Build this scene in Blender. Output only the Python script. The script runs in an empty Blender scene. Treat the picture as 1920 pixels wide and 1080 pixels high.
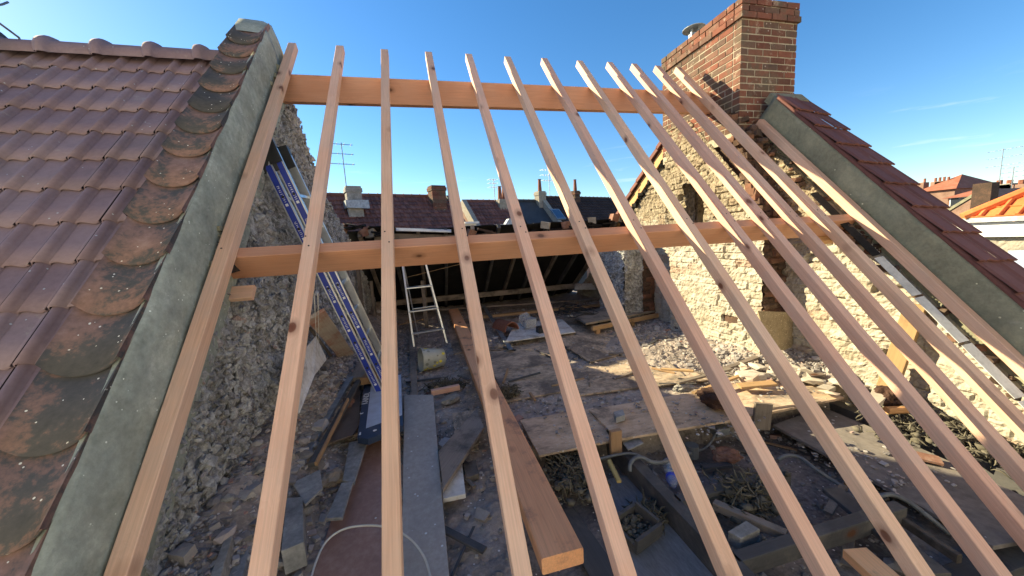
import bpy, math, random
import numpy as np
from mathutils import Vector, Matrix, noise as mnoise
rnd = random.Random(7)
nr = np.random.RandomState(3)
COL = bpy.context.scene.collection

# ------------------------------------------------------------------ camera solve (metres, camera at the origin)
F = 663.85
def _n(v): return v / np.linalg.norm(v)
_X = _n(np.array([3780-960, 540-280, F])); _D = _n(np.array([713-960, 540+444, F]))
_U = np.array([-285, 4786, -F]); _U = _n(_U - (_U@_X)*_X)
_Y = np.cross(_U, _X); _Y = _Y if _Y[2] > 0 else -_Y
M = np.array([_X, _Y, _U])
DW = Vector(M@_D); DW.normalize()              # up the roof slope
T = math.asin(DW.z)
NW = Vector((0, -math.sin(T), math.cos(T)))    # normal of the roof slope
S0 = -1.77
def ray(px, py): return Vector(M@np.array([px-960, 540-py, F]))
def at(px, py, n, d):
    r = ray(px, py); return r*(d/r.dot(n))
EX, EY, EZ = Vector((1,0,0)), Vector((0,1,0)), Vector((0,0,1))
def ax(px, py, x): return at(px, py, EX, x)
def ay(px, py, y): return at(px, py, EY, y)
def az(px, py, z): return at(px, py, EZ, z)
def ar(px, py, off=0): return at(px, py, NW, S0+off)
def slope_pt(x, D, off=0):                     # point on the roof slope plane (+off along normal)
    return Vector((x,0,0)) + DW*D + NW*(S0+off)
FZ = -1.65                                      # attic floor level

# ------------------------------------------------------------------ mesh builder
class MB:
    def __init__(s): s.v=[]; s.f=[]; s.t=[]
    def add(s, vs, fs, t=None):
        o=len(s.v); s.v.extend([tuple(v) for v in vs])
        for f in fs: s.f.append(tuple(i+o for i in f)); s.t.append(rnd.random() if t is None else t)
    def box(s, c, sz, m=None, t=None, jit=0):
        c=Vector(c); t=rnd.random() if t is None else t
        vs=[]
        for k in (-1,1):
            for j in (-1,1):
                for i in (-1,1):
                    p=Vector((i*sz[0]/2+rnd.uniform(-jit,jit), j*sz[1]/2+rnd.uniform(-jit,jit), k*sz[2]/2+rnd.uniform(-jit,jit)))
                    if m is not None: p=m@p
                    vs.append(c+p)
        s.add(vs, [(0,2,3,1),(4,5,7,6),(0,1,5,4),(2,6,7,3),(0,4,6,2),(1,3,7,5)], t)
    def prism(s, pts, vec, t=None):
        n=len(pts); vec=Vector(vec); t=rnd.random() if t is None else t
        s.add([Vector(p) for p in pts]+[Vector(p)+vec for p in pts],
              [tuple(range(n)), tuple(range(2*n-1,n-1,-1))]+[(i,i+n,(i+1)%n+n,(i+1)%n) for i in range(n)], t)
    def tube(s, pts, r, n=6, cap=True, t=None):
        pts=[Vector(p) for p in pts]; t=rnd.random() if t is None else t
        rs = r if isinstance(r,(list,tuple)) else [r]*len(pts)
        rings=[]; prev=None
        for i,p in enumerate(pts):
            d=(pts[min(i+1,len(pts)-1)]-pts[max(i-1,0)])
            if d.length<1e-9: d=Vector((0,0,1))
            d.normalize()
            if prev is None: a=d.orthogonal().normalized()
            else:
                a=prev-d*prev.dot(d); a=a.normalized() if a.length>1e-6 else d.orthogonal().normalized()
            prev=a; b=d.cross(a)
            rings.append([p+a*math.cos(2*math.pi*k/n)*rs[i]+b*math.sin(2*math.pi*k/n)*rs[i] for k in range(n)])
        fs=[]
        for i in range(len(pts)-1):
            for k in range(n): fs.append((i*n+k, i*n+(k+1)%n, (i+1)*n+(k+1)%n, (i+1)*n+k))
        if cap: fs.append(tuple(range(n-1,-1,-1))); fs.append(tuple((len(pts)-1)*n+k for k in range(n)))
        s.add([q for r_ in rings for q in r_], fs, t)
    def rock(s, c, r, sq=(1,1,.7), t=None):
        t=rnd.random() if t is None else t
        m=Matrix.Rotation(rnd.uniform(0,6.28),3,'Z')@Matrix.Rotation(rnd.uniform(-.4,.4),3,'X')
        if rnd.random()<.5:   # broken blocky lump
            vs=[]
            for k in (-1,1):
                for j in (-1,1):
                    for i in (-1,1): vs.append(Vector(c)+m@Vector((i*r*sq[0]*rnd.uniform(.55,1), j*r*sq[1]*rnd.uniform(.5,.9), k*r*sq[2]*rnd.uniform(.5,.9))))
            s.add(vs,[(0,2,3,1),(4,5,7,6),(0,1,5,4),(2,6,7,3),(0,4,6,2),(1,3,7,5)],t)
        else:
            vs=[Vector(c)+m@Vector((v[0]*sq[0],v[1]*sq[1],v[2]*sq[2]))*r*rnd.uniform(.65,1.1) for v in ICO_V]
            s.add(vs, ICO_F, t)
    def build(s, name, mat, parent=None, smooth=False, origin=None, rot=None):
        me=bpy.data.meshes.new(name)
        vs=s.v
        if origin is not None:
            mi=(Matrix.Translation(origin)@(rot.to_4x4() if rot is not None else Matrix())).inverted()
            vs=[tuple(mi@Vector(v)) for v in vs]
        me.from_pydata(vs,[],s.f); me.update()
        a=me.attributes.new('tint','FLOAT','FACE'); a.data.foreach_set('value', s.t)
        if smooth: me.polygons.foreach_set('use_smooth',[True]*len(me.polygons))
        me.materials.append(mat)
        o=bpy.data.objects.new(name, me); COL.objects.link(o)
        if origin is not None: o.matrix_world=Matrix.Translation(origin)@(rot.to_4x4() if rot is not None else Matrix())
        if parent is not None: put(o,parent)
        return o
def put(o,parent):
    o.parent=parent; o.matrix_parent_inverse=parent.matrix_basis.inverted()
_ph=(1+5**.5)/2
ICO_V=[_n(np.array(v,float)) for v in [(-1,_ph,0),(1,_ph,0),(-1,-_ph,0),(1,-_ph,0),(0,-1,_ph),(0,1,_ph),(0,-1,-_ph),(0,1,-_ph),(_ph,0,-1),(_ph,0,1),(-_ph,0,-1),(-_ph,0,1)]]
ICO_F=[(0,11,5),(0,5,1),(0,1,7),(0,7,10),(0,10,11),(1,5,9),(5,11,4),(11,10,2),(10,7,6),(7,1,8),(3,9,4),(3,4,2),(3,2,6),(3,6,8),(3,8,9),(4,9,5),(2,4,11),(6,2,10),(8,6,7),(9,8,1)]
def tag(o, label=None, cat=None, group=None, kind=None):
    if label: o['label']=label
    if cat: o['category']=cat
    if group: o['group']=group
    if kind: o['kind']=kind
    return o
def empty(name, loc, label, cat, group=None):
    o=bpy.data.objects.new(name,None); COL.objects.link(o); o.location=loc; o.empty_display_size=.1
    bpy.context.view_layer.update() if False else None
    return tag(o,label,cat,group)

# ------------------------------------------------------------------ numpy noise
def vnoise(x,y,seed=0):
    xi=np.floor(x).astype(int); yi=np.floor(y).astype(int); xf=x-xi; yf=y-yi
    def h(a,b):
        n=(a*374761393+b*668265263+seed*1442695041)&0x7fffffff
        n=((n^(n>>13))*1274126177)&0x7fffffff
        return ((n^(n>>16))&0xffff)/65535.
    u=xf*xf*(3-2*xf); v=yf*yf*(3-2*yf)
    return (h(xi,yi)*(1-u)+h(xi+1,yi)*u)*(1-v)+(h(xi,yi+1)*(1-u)+h(xi+1,yi+1)*u)*v
def fbm(x,y,o=4,seed=0):
    r=0; a=.5
    for i in range(o): r=r+a*vnoise(x*2**i,y*2**i,seed+i*17); a*=.5
    return r
def hsh(a,b,seed=0):
    n=(a*374761393+b*668265263+seed*1442695041)&0x7fffffff
    n=((n^(n>>13))*1274126177)&0x7fffffff
    return ((n^(n>>16))&0xffff)/65535.
def worley(x,y,seed=0):
    xi=np.floor(x).astype(int); yi=np.floor(y).astype(int)
    d1=np.full(x.shape,9.); d2=np.full(x.shape,9.); idv=np.zeros(x.shape)
    for i in (-1,0,1):
        for j in (-1,0,1):
            cx=xi+i; cy=yi+j
            px=cx+hsh(cx,cy,seed); py=cy+hsh(cx,cy,seed+5)
            d=np.hypot(px-x,py-y); c=hsh(cx,cy,seed+9)
            m=d<d1; d2=np.where(m,d1,np.minimum(d2,d)); idv=np.where(m,c,idv); d1=np.where(m,d,d1)
    return d1,d2,idv
def sstep(a,b,x):
    t=np.clip((x-a)/(b-a),0,1); return t*t*(3-2*t)
def relief(name, O, U, V, N, lu, lv, res, fn, mask, mat, parent=None, smooth=False):
    """a rough wall face: grid on O + u U + v V, pushed out along N"""
    nu=int(lu/res)+1; nv=int(lv/res)+1
    u,v=np.meshgrid(np.linspace(0,lu,nu),np.linspace(0,lv,nv),indexing='ij')
    h,tint=fn(u,v)
    P=np.array(O)[None,None]+u[...,None]*np.array(U)+v[...,None]*np.array(V)+h[...,None]*np.array(N)
    ok=mask(u,v)
    idx=np.arange(nu*nv).reshape(nu,nv)
    q=np.stack([idx[:-1,:-1],idx[1:,:-1],idx[1:,1:],idx[:-1,1:]],-1).reshape(-1,4)
    km=(ok[:-1,:-1]&ok[1:,1:]&ok[1:,:-1]&ok[:-1,1:]).reshape(-1)
    q=q[km]; tf=tint[:-1,:-1].reshape(-1)[km]
    if np.dot(np.cross(np.array(U),np.array(V)),np.array(N))<0: q=q[:,::-1]
    used=np.unique(q); remap=np.zeros(nu*nv,int); remap[used]=np.arange(len(used)); q=remap[q]; P=P.reshape(-1,3)[used]
    me=bpy.data.meshes.new(name); me.from_pydata(P.tolist(),[],q.tolist()); me.update()
    a=me.attributes.new('tint','FLOAT','FACE'); a.data.foreach_set('value',tf.astype(np.float32))
    if smooth: me.polygons.foreach_set('use_smooth',[True]*len(me.polygons))
    me.materials.append(mat); o=bpy.data.objects.new(name,me); COL.objects.link(o)
    if parent is not None: put(o,parent)
    return o

# ------------------------------------------------------------------ materials
def newmat(name):
    m=bpy.data.materials.new(name); m.use_nodes=True; nt=m.node_tree; nt.nodes.clear()
    out=nt.nodes.new('ShaderNodeOutputMaterial'); b=nt.nodes.new('ShaderNodeBsdfPrincipled'); nt.links.new(b.outputs[0],out.inputs[0])
    return m,nt,b
def N(nt,typ,**k):
    n=nt.nodes.new('ShaderNode'+typ)
    for a,v in k.items():
        if a.startswith('i_'):
            key=a[2:]; key=int(key) if key.isdigit() else key.replace('_',' ')
            n.inputs[key].default_value=v
        else: setattr(n,a,v)
    return n
def L(nt,a,b): nt.links.new(a,b)
def ramp(nt,stops,interp='LINEAR'):
    r=nt.nodes.new('ShaderNodeValToRGB'); r.color_ramp.interpolation=interp
    e=r.color_ramp.elements
    while len(e)<len(stops): e.new(.5)
    for i,(p,c) in enumerate(stops): e[i].position=p; e[i].color=(c[0],c[1],c[2],1)
    return r
def math_(nt,op,a,b=None,c=None):
    n=nt.nodes.new('ShaderNodeMath'); n.operation=op
    for i,x in enumerate((a,b,c)):
        if x is None: continue
        if isinstance(x,(int,float)): n.inputs[i].default_value=x
        else: L(nt,x,n.inputs[i])
    return n.outputs[0]
def mixc(nt,f,a,b,mode='MIX'):
    n=nt.nodes.new('ShaderNodeMix'); n.data_type='RGBA'; n.blend_type=mode
    for i,x in ((0,f),(6,a),(7,b)):
        if isinstance(x,(int,float)): n.inputs[i].default_value=x
        elif isinstance(x,tuple): n.inputs[i].default_value=(*x,1)
        else: L(nt,x,n.inputs[i])
    return n.outputs[2]
def coords(nt,scale=(1,1,1),rand=True):
    tc=N(nt,'TexCoord'); mp=N(nt,'Mapping'); L(nt,tc.outputs['Object'],mp.inputs[0]); mp.inputs['Scale'].default_value=scale
    if rand:
        oi=N(nt,'ObjectInfo'); m=N(nt,'VectorMath',operation='SCALE'); cx=N(nt,'CombineXYZ'); 
        L(nt,oi.outputs['Random'],cx.inputs[0]); L(nt,oi.outputs['Random'],cx.inputs[1]); L(nt,oi.outputs['Random'],cx.inputs[2])
        L(nt,cx.outputs[0],m.inputs[0]); m.inputs['Scale'].default_value=37.
        L(nt,m.outputs[0],mp.inputs['Location'])
    return mp.outputs[0]
def noise(nt,vec,scale,detail=6,rough=.6,dist=0):
    n=N(nt,'TexNoise'); L(nt,vec,n.inputs['Vector']); n.inputs['Scale'].default_value=scale; n.inputs['Detail'].default_value=detail
    n.inputs['Roughness'].default_value=rough; n.inputs['Distortion'].default_value=dist
    return n.outputs['Fac']
def bump(nt,b,h,strength,dist=.01):
    n=N(nt,'Bump'); n.inputs['Strength'].default_value=strength; n.inputs['Distance'].default_value=dist
    L(nt,h,n.inputs['Height']); L(nt,n.outputs[0],b.inputs['Normal'])

def wood(name, light, dark, knot=(.10,.04,.02), rough=.62, dirt=0, dirtcol=(.03,.028,.027), knots=1.0, weather=0., hs=.16):
    m,nt,b=newmat(name)
    v=coords(nt)
    st=N(nt,'Mapping'); L(nt,v,st.inputs[0]); st.inputs['Scale'].default_value=(.55,9,9)
    # knots first: they bend the grain around themselves
    kv=N(nt,'Mapping'); L(nt,v,kv.inputs[0]); kv.inputs['Scale'].default_value=(3.3,4.8,4.8)
    vo=N(nt,'TexVoronoi'); vo.inputs['Scale'].default_value=1.; L(nt,kv.outputs[0],vo.inputs['Vector'])
    hv=N(nt,'SeparateColor'); L(nt,vo.outputs['Color'],hv.inputs[0])
    on=math_(nt,'GREATER_THAN',hv.outputs[0],1-.8*knots)
    kd=N(nt,'MapRange'); kd.inputs[1].default_value=.0; kd.inputs[2].default_value=.42; kd.inputs[3].default_value=1; kd.inputs[4].default_value=0
    L(nt,vo.outputs['Distance'],kd.inputs[0]); infl=math_(nt,'MULTIPLY',kd.outputs[0],on)
    gx=N(nt,'VectorMath',operation='ADD'); cx=N(nt,'CombineXYZ'); L(nt,math_(nt,'MULTIPLY',infl,.9),cx.inputs[1]); L(nt,math_(nt,'MULTIPLY',infl,.9),cx.inputs[2])
    L(nt,st.outputs[0],gx.inputs[0]); L(nt,cx.outputs[0],gx.inputs[1])
    g1=noise(nt,gx.outputs[0],1.3,2,.5,.4)
    rings=math_(nt,'FRACT',math_(nt,'MULTIPLY',g1,11.))
    rr=ramp(nt,[(0,(.12,.12,.12)),(.70,(.5,.5,.5)),(.93,(.8,.8,.8)),(1,(.2,.2,.2))]); L(nt,rings,rr.inputs[0])
    fine=N(nt,'Mapping'); L(nt,v,fine.inputs[0]); fine.inputs['Scale'].default_value=(3,130,130)
    g2=noise(nt,fine.outputs[0],1.,4,.6)
    broad=noise(nt,v,1.6,3,.5)
    c1=mixc(nt,rr.outputs[0],light,dark)
    rc=ramp(nt,[(.3,(0,0,0)),(.7,(1,1,1))]); L(nt,broad,rc.inputs[0])
    c1=mixc(nt,.68,c1,mixc(nt,rc.outputs[0],light,dark))
    oi=N(nt,'ObjectInfo')
    hu=N(nt,'HueSaturation'); L(nt,c1,hu.inputs['Color'])
    L(nt,math_(nt,'ADD',.497,math_(nt,'MULTIPLY',oi.outputs['Random'],.014)),hu.inputs['Hue'])
    L(nt,math_(nt,'ADD',1-hs/2,math_(nt,'MULTIPLY',math_(nt,'FRACT',math_(nt,'MULTIPLY',oi.outputs['Random'],13.7)),hs)),hu.inputs['Value'])
    c1=hu.outputs[0]
    g2r=ramp(nt,[(.3,(.84,.84,.84)),(.65,(1.05,1.05,1.05))]); L(nt,g2,g2r.inputs[0])
    c1=mixc(nt,1.,c1,g2r.outputs[0],'MULTIPLY')
    kr=ramp(nt,[(0,(1,1,1)),(.085,(.95,.95,.95)),(.115,(.4,.4,.4)),(.22,(0,0,0))]); L(nt,vo.outputs['Distance'],kr.inputs[0])
    kf=math_(nt,'MULTIPLY',kr.outputs[0],on); c1=mixc(nt,kf,c1,knot)
    if weather:
        w=noise(nt,v,2.5,6,.65,.3); wr=ramp(nt,[(.42,(0,0,0)),(.62,(1,1,1))]); L(nt,w,wr.inputs[0])
        c1=mixc(nt,math_(nt,'MULTIPLY',wr.outputs[0],weather),c1,(.42,.38,.34))
    if dirt:
        d=noise(nt,v,3.2,8,.72); dr=ramp(nt,[(.60-.25*dirt,(0,0,0)),(.74-.12*dirt,(1,1,1))]); L(nt,d,dr.inputs[0])
        c1=mixc(nt,math_(nt,'MULTIPLY',dr.outputs[0],.9),c1,dirtcol)
    L(nt,c1,b.inputs['Base Color']); b.inputs['Roughness'].default_value=rough; b.inputs['Specular IOR Level'].default_value=.25
    bump(nt,b,math_(nt,'ADD',math_(nt,'MULTIPLY',g2,.6),math_(nt,'MULTIPLY',rr.outputs[0],.3)),.35,.002)
    return m
def rough_mat(name, stops, s1=4., s2=30., rough=.9, bs=.5, bd=.01, tint=None, flecks=None, stretch=(1,1,1), spec=.2, metal=0., fscale=90., mixs=.45, tamt=.5, rand=True):
    """stone, mortar, dust, tile: two scales of noise through a ramp, per-piece tint, pale flecks"""
    m,nt,b=newmat(name); v=coords(nt,stretch,rand)
    a=noise(nt,v,s1,6,.65,.2); c=noise(nt,v,s2,6,.7)
    mx=math_(nt,'ADD',math_(nt,'MULTIPLY',a,1-mixs),math_(nt,'MULTIPLY',c,mixs))
    mr=N(nt,'MapRange'); mr.inputs[1].default_value=.32; mr.inputs[2].default_value=.68; L(nt,mx,mr.inputs[0])
    r=ramp(nt,stops); L(nt,mr.outputs[0],r.inputs[0]); col=r.outputs[0]
    if tint:
        at_=N(nt,'Attribute',attribute_name='tint'); tr=ramp(nt,tint); L(nt,at_.outputs['Fac'],tr.inputs[0])
        col=mixc(nt,tamt,col,tr.outputs[0])
    if flecks:
        vo=N(nt,'TexVoronoi'); vo.inputs['Scale'].default_value=fscale; L(nt,v,vo.inputs['Vector'])
        sc=N(nt,'SeparateColor'); L(nt,vo.outputs['Color'],sc.inputs[0])
        k=math_(nt,'MULTIPLY',math_(nt,'GREATER_THAN',sc.outputs[0],flecks[1]),math_(nt,'LESS_THAN',vo.outputs['Distance'],.3))
        col=mixc(nt,k,col,flecks[0])
    L(nt,col,b.inputs['Base Color']); b.inputs['Roughness'].default_value=rough; b.inputs['Specular IOR Level'].default_value=spec; b.inputs['Metallic'].default_value=metal
    bump(nt,b,mx,bs,bd)
    return m
def plain(name,col,rough=.5,metal=0.,trans=0.,alpha=1.,bs=.05,var=.12):
    m,nt,b=newmat(name); v=coords(nt)
    a=noise(nt,v,12,5,.6)
    r=ramp(nt,[(.3,tuple(c*(1-var) for c in col)),(.7,tuple(min(1,c*(1+var)) for c in col))]); L(nt,a,r.inputs[0]); L(nt,r.outputs[0],b.inputs['Base Color'])
    b.inputs['Roughness'].default_value=rough; b.inputs['Metallic'].default_value=metal; b.inputs['Transmission Weight'].default_value=trans; b.inputs['Alpha'].default_value=alpha
    bump(nt,b,a,bs,.003)
    return m
NAIL=plain('dark_nail',(.05,.045,.04),.5,.6)
Wn=wood('new_larch_wood',(.76,.48,.355),(.63,.335,.23),knots=.9,weather=.2,knot=(.16,.055,.028),hs=.26)
Wp=wood('planed_purlin_wood',(.56,.29,.19),(.46,.20,.115),knots=1.0,weather=.1,rough=.55)
Wb=wood('stained_beam_wood',(.90,.48,.27),(.80,.36,.18),knots=.8,dirt=.18,dirtcol=(.22,.13,.10))
Wo=wood('old_grey_wood',(0.286,0.236,0.196),(0.169,0.135,0.112),knots=.5,dirt=.5,hs=.4)
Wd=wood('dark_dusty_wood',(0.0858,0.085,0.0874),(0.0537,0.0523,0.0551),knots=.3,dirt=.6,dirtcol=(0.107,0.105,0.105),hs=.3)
Wt=wood('tan_offcut_wood',(.42,.27,.15),(.30,.17,.09),knots=.5,dirt=.2,hs=.4)
Wy=wood('lit_board_wood',(.62,.36,.17),(.50,.25,.11),knots=.8)
Wprop=wood('brown_prop_wood',(.46,.30,.16),(.34,.20,.10),knots=.8,dirt=.2,dirtcol=(.16,.10,.06))
Wr=wood('mortar_stained_board',(.66,.56,.46),(.54,.44,.35),knots=.2,dirt=.55,dirtcol=(.42,.15,.09))
PLY=rough_mat('dusty_plywood',[(0,(0.169,0.14,0.105)),(.33,(0.429,0.315,0.217)),(.6,(0.572,0.42,0.294)),(1,(0.676,0.532,0.392))],2.6,14,.8,.25,.004,stretch=(1,2.2,1),flecks=((0.585,0.588,0.532),.93),fscale=55)
PLYd=rough_mat('dirty_plywood',[(0,(0.101,0.09,0.0745)),(.36,(0.287,0.233,0.178)),(.58,(0.489,0.373,0.271)),(1,(0.618,0.497,0.373))],3.2,16,.85,.3,.004,stretch=(1,1.8,1),flecks=((0.575,0.59,0.543),.9),fscale=60)
LAMG=rough_mat('grey_laminate',[(0,(0.272,0.24,0.21)),(.5,(0.365,0.324,0.289)),(1,(0.493,0.455,0.411))],1.6,25,.45,.08,.002,flecks=((0.68,0.7,0.7),.975),fscale=45,spec=.4)
LAMB=rough_mat('brown_laminate',[(0,(0.23,0.134,0.105)),(.5,(0.332,0.194,0.151)),(1,(0.459,0.313,0.254))],1.2,25,.45,.08,.002,flecks=((0.689,0.648,0.608),.98),fscale=45,spec=.4)
BRICKC=[(0,(.075,.038,.03)),(.3,(.16,.055,.038)),(.55,(.23,.08,.052)),(.8,(.15,.095,.072)),(1,(.08,.068,.057))]
BRK=rough_mat('weathered_red_brick',[(0,(0.0348,0.0279,0.0236)),(.4,(0.121,0.0526,0.0372)),(.7,(0.19,0.0929,0.065)),(1,(0.266,0.198,0.155))],4,40,.92,.6,.006,tint=BRICKC,tamt=.6,flecks=((0.348,0.31,0.279),.96),fscale=35)
def stain(m,col,sc,lo,hi,amt):
    nt=m.node_tree; b=[n for n in nt.nodes if n.type=='BSDF_PRINCIPLED'][0]; src=b.inputs['Base Color'].links[0].from_socket
    v=coords(nt,(1,1,1),False); n1=noise(nt,v,sc,8,.72,.4); r=ramp(nt,[(lo,(0,0,0)),(hi,(1,1,1))]); L(nt,n1,r.inputs[0])
    L(nt,mixc(nt,math_(nt,'MULTIPLY',r.outputs[0],amt),src,col),b.inputs['Base Color'])
stain(BRK,(.09,.085,.062),3.2,.46,.62,.75); stain(BRK,(.42,.36,.28),7,.58,.68,.6)
BRKS=rough_mat('sooty_shaded_brick',[(0,(.03,.024,.02)),(.5,(.09,.062,.048)),(.8,(.19,.105,.07)),(1,(.28,.22,.16))],4,30,.95,.8,.01,tint=[(0,(.03,.024,.02)),(.6,(.09,.055,.04)),(.8,(.26,.11,.065)),(1,(.15,.12,.09))])  # soot tone, also used to put shade into the breast side and pier edge
MOR=rough_mat('lime_mortar',[(0,(0.187,0.17,0.145)),(.5,(0.306,0.281,0.238)),(1,(0.408,0.374,0.315))],8,60,.95,.7,.006)
JNT=rough_mat('dirty_lime_joint',[(0,(0.192,0.163,0.124)),(.5,(0.36,0.312,0.24)),(1,(0.504,0.45,0.364))],8,60,.95,.7,.006)
LIME=rough_mat('limewashed_stone',[(0,(0.119,0.088,0.0597)),(.22,(0.268,0.224,0.166)),(.5,(0.402,0.368,0.303)),(1,(0.491,0.472,0.422))],6,34,.95,1.,.02,tint=[(0,(0.268,0.224,0.166)),(.5,(0.431,0.4,0.339)),(.84,(0.462,0.432,0.376)),(.92,(0.335,0.16,0.101)),(1,(0.223,0.176,0.129))],tamt=.45,mixs=.55,rand=False)
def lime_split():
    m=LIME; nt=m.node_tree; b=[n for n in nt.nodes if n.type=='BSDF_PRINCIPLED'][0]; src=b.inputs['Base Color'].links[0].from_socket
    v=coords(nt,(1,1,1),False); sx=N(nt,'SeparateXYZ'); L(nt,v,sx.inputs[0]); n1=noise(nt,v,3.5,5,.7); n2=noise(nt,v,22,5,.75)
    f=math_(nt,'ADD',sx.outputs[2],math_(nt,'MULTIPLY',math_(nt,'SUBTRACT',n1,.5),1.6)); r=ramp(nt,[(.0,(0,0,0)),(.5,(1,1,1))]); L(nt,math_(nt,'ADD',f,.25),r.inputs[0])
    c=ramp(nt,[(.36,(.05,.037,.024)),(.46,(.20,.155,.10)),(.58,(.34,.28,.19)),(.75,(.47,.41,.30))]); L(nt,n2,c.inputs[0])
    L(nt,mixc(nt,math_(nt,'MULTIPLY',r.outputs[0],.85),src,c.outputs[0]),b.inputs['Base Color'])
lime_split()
RUB=rough_mat('old_rubble_mortar',[(0,(0.0698,0.0655,0.0654)),(.3,(0.217,0.214,0.213)),(.55,(0.42,0.422,0.423)),(.75,(0.651,0.665,0.673)),(1,(0.9,0.9,0.9))],5,26,.97,1.,.03,tint=[(0,(0.0775,0.0742,0.077)),(.5,(0.294,0.301,0.308)),(.95,(0.466,0.483,0.491)),(.98,(0.373,0.155,0.115)),(1,(0.512,0.517,0.521))],tamt=.35,mixs=.62,rand=False)
CEM=rough_mat('grey_green_cement',[(0,(0.167,0.189,0.165)),(.4,(0.301,0.333,0.291)),(.7,(0.393,0.429,0.377)),(1,(0.585,0.621,0.557))],2.4,26,.93,.85,.008,flecks=((0.837,0.9,0.825),.975),fscale=80)
CEMd=rough_mat('dark_grey_cement',[(0,(0.175,0.166,0.118)),(.5,(0.271,0.261,0.182)),(1,(0.384,0.357,0.247))],3,30,.93,.5,.008,flecks=((0.734,0.681,0.469),.985),fscale=38)
TILE=rough_mat('brown_roof_tile',[(0,(0.146,0.102,0.112)),(.45,(0.243,0.173,0.186)),(.75,(0.282,0.208,0.226)),(1,(0.348,0.322,0.342))],1.8,34,.7,.3,.004,tint=[(0,(0.185,0.125,0.141)),(.5,(0.253,0.173,0.186)),(1,(0.3,0.227,0.245))],tamt=.45,flecks=((0.407,0.453,0.49),.99),fscale=60,spec=.3,rand=False)
COP=rough_mat('blackened_coping_tile',[(0,(0.0495,0.0506,0.055)),(.42,(0.0858,0.0825,0.0825)),(.50,(0.154,0.108,0.0968)),(.64,(0.226,0.138,0.119)),(1,(0.319,0.22,0.193))],3.0,40,.85,.35,.005,flecks=((0.682,0.682,0.638),.975),fscale=75,mixs=.25,spec=.25)
RTIL=rough_mat('dark_red_roof_tile',[(0,(0.0805,0.0361,0.0331)),(.5,(0.138,0.0564,0.0464)),(1,(0.196,0.0958,0.0773))],3,30,.7,.2,.004,tint=[(0,(0.092,0.0406,0.0364)),(1,(0.184,0.0744,0.0607))],rand=False)
FRTIL=rough_mat('far_red_brown_tile',[(0,(0.11,0.055,0.0495)),(.5,(0.187,0.088,0.0726)),(1,(0.264,0.138,0.11))],1.5,12,.8,.2,.01,tint=[(0,(0.099,0.0528,0.0495)),(.5,(0.187,0.0825,0.0682)),(1,(0.275,0.132,0.105))],tamt=.6,rand=False)
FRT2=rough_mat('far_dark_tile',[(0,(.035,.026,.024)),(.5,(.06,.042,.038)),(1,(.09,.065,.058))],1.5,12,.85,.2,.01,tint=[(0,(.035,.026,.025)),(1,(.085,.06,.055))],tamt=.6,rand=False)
FOR=rough_mat('far_orange_brown_tile',[(0,(.26,.09,.05)),(.5,(.36,.13,.075)),(1,(.45,.19,.12))],1.5,12,.8,.2,.01,rand=False)
ORT=rough_mat('bright_orange_tile',[(0,(.52,.14,.045)),(.5,(.66,.19,.06)),(1,(.72,.26,.10))],1.5,14,.7,.2,.01,rand=False)
SLATE=rough_mat('far_slate',[(0,(.028,.032,.04)),(.5,(.045,.052,.062)),(1,(.065,.072,.085))],2,20,.55,.2,.01,rand=False)
SLT=rough_mat('dusty_slate',[(0,(0.135,0.138,0.143)),(.5,(0.255,0.255,0.255)),(1,(0.42,0.42,0.413))],5,30,.7,.3,.004)
DUST=rough_mat('attic_dust_floor',[(0,(0.0739,0.0629,0.0554)),(.35,(0.185,0.159,0.143)),(.55,(0.351,0.3,0.268)),(.8,(0.517,0.453,0.397)),(1,(0.777,0.702,0.629))],2.8,34,.97,1.,.015,tint=[(0,(0.0923,0.085,0.085)),(1,(0.5,0.416,0.351))],tamt=.5,flecks=((0.777,0.721,0.665),.95),fscale=50,rand=False)
DEB=rough_mat('rubble_debris',[(0,(0.115,0.106,0.105)),(.5,(0.32,0.294,0.286)),(1,(0.563,0.545,0.528))],9,50,.97,.6,.006,tint=[(0,(0.0768,0.0723,0.0753)),(.5,(0.256,0.238,0.234)),(.9,(0.511,0.49,0.483)),(.95,(0.384,0.163,0.105)),(1,(0.665,0.669,0.678))],tamt=.65)
DEBL=rough_mat('pale_plaster_rubble',[(0,(.25,.21,.17)),(.5,(.46,.41,.34)),(1,(.62,.57,.49))],9,50,.97,.6,.006,tint=[(0,(.18,.14,.11)),(.6,(.5,.45,.38)),(.9,(.62,.57,.5)),(1,(.36,.17,.1))],tamt=.6)
WHT=rough_mat('dusty_white_board',[(0,(0.36,0.324,0.288)),(.4,(0.6,0.576,0.54)),(1,(0.816,0.804,0.78))],4,25,.7,.15,.003)
STN=rough_mat('grey_stone',[(0,(0.15,0.144,0.135)),(.5,(0.275,0.263,0.244)),(1,(0.45,0.431,0.4))],6,40,.9,.6,.006)
PINKB=rough_mat('pink_brick_piece',[(0,(0.126,0.064,0.0467)),(.5,(0.231,0.12,0.085)),(1,(0.315,0.216,0.17))],8,45,.92,.5,.006)
RUST=rough_mat('rusty_brown_clod',[(0,(.025,.016,.013)),(.5,(.065,.036,.027)),(1,(.13,.075,.055))],8,45,.95,1.,.02)
WOOL=rough_mat('old_mineral_wool',[(0,(0.0434,0.0403,0.0305)),(.5,(0.113,0.103,0.0782)),(1,(0.234,0.215,0.171))],12,60,.98,.6,.006,tint=[(0,(0.0434,0.0403,0.0333)),(1,(0.208,0.188,0.148))])
SPK=rough_mat('speckled_insulation_board',[(0,(.20,.16,.10)),(.5,(.31,.25,.16)),(1,(.42,.35,.24))],9,70,.95,.5,.004,flecks=((.6,.52,.36),.80),fscale=75)
ALU=plain('brushed_aluminium',(.62,.63,.64),.34,.9,var=.1)
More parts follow.
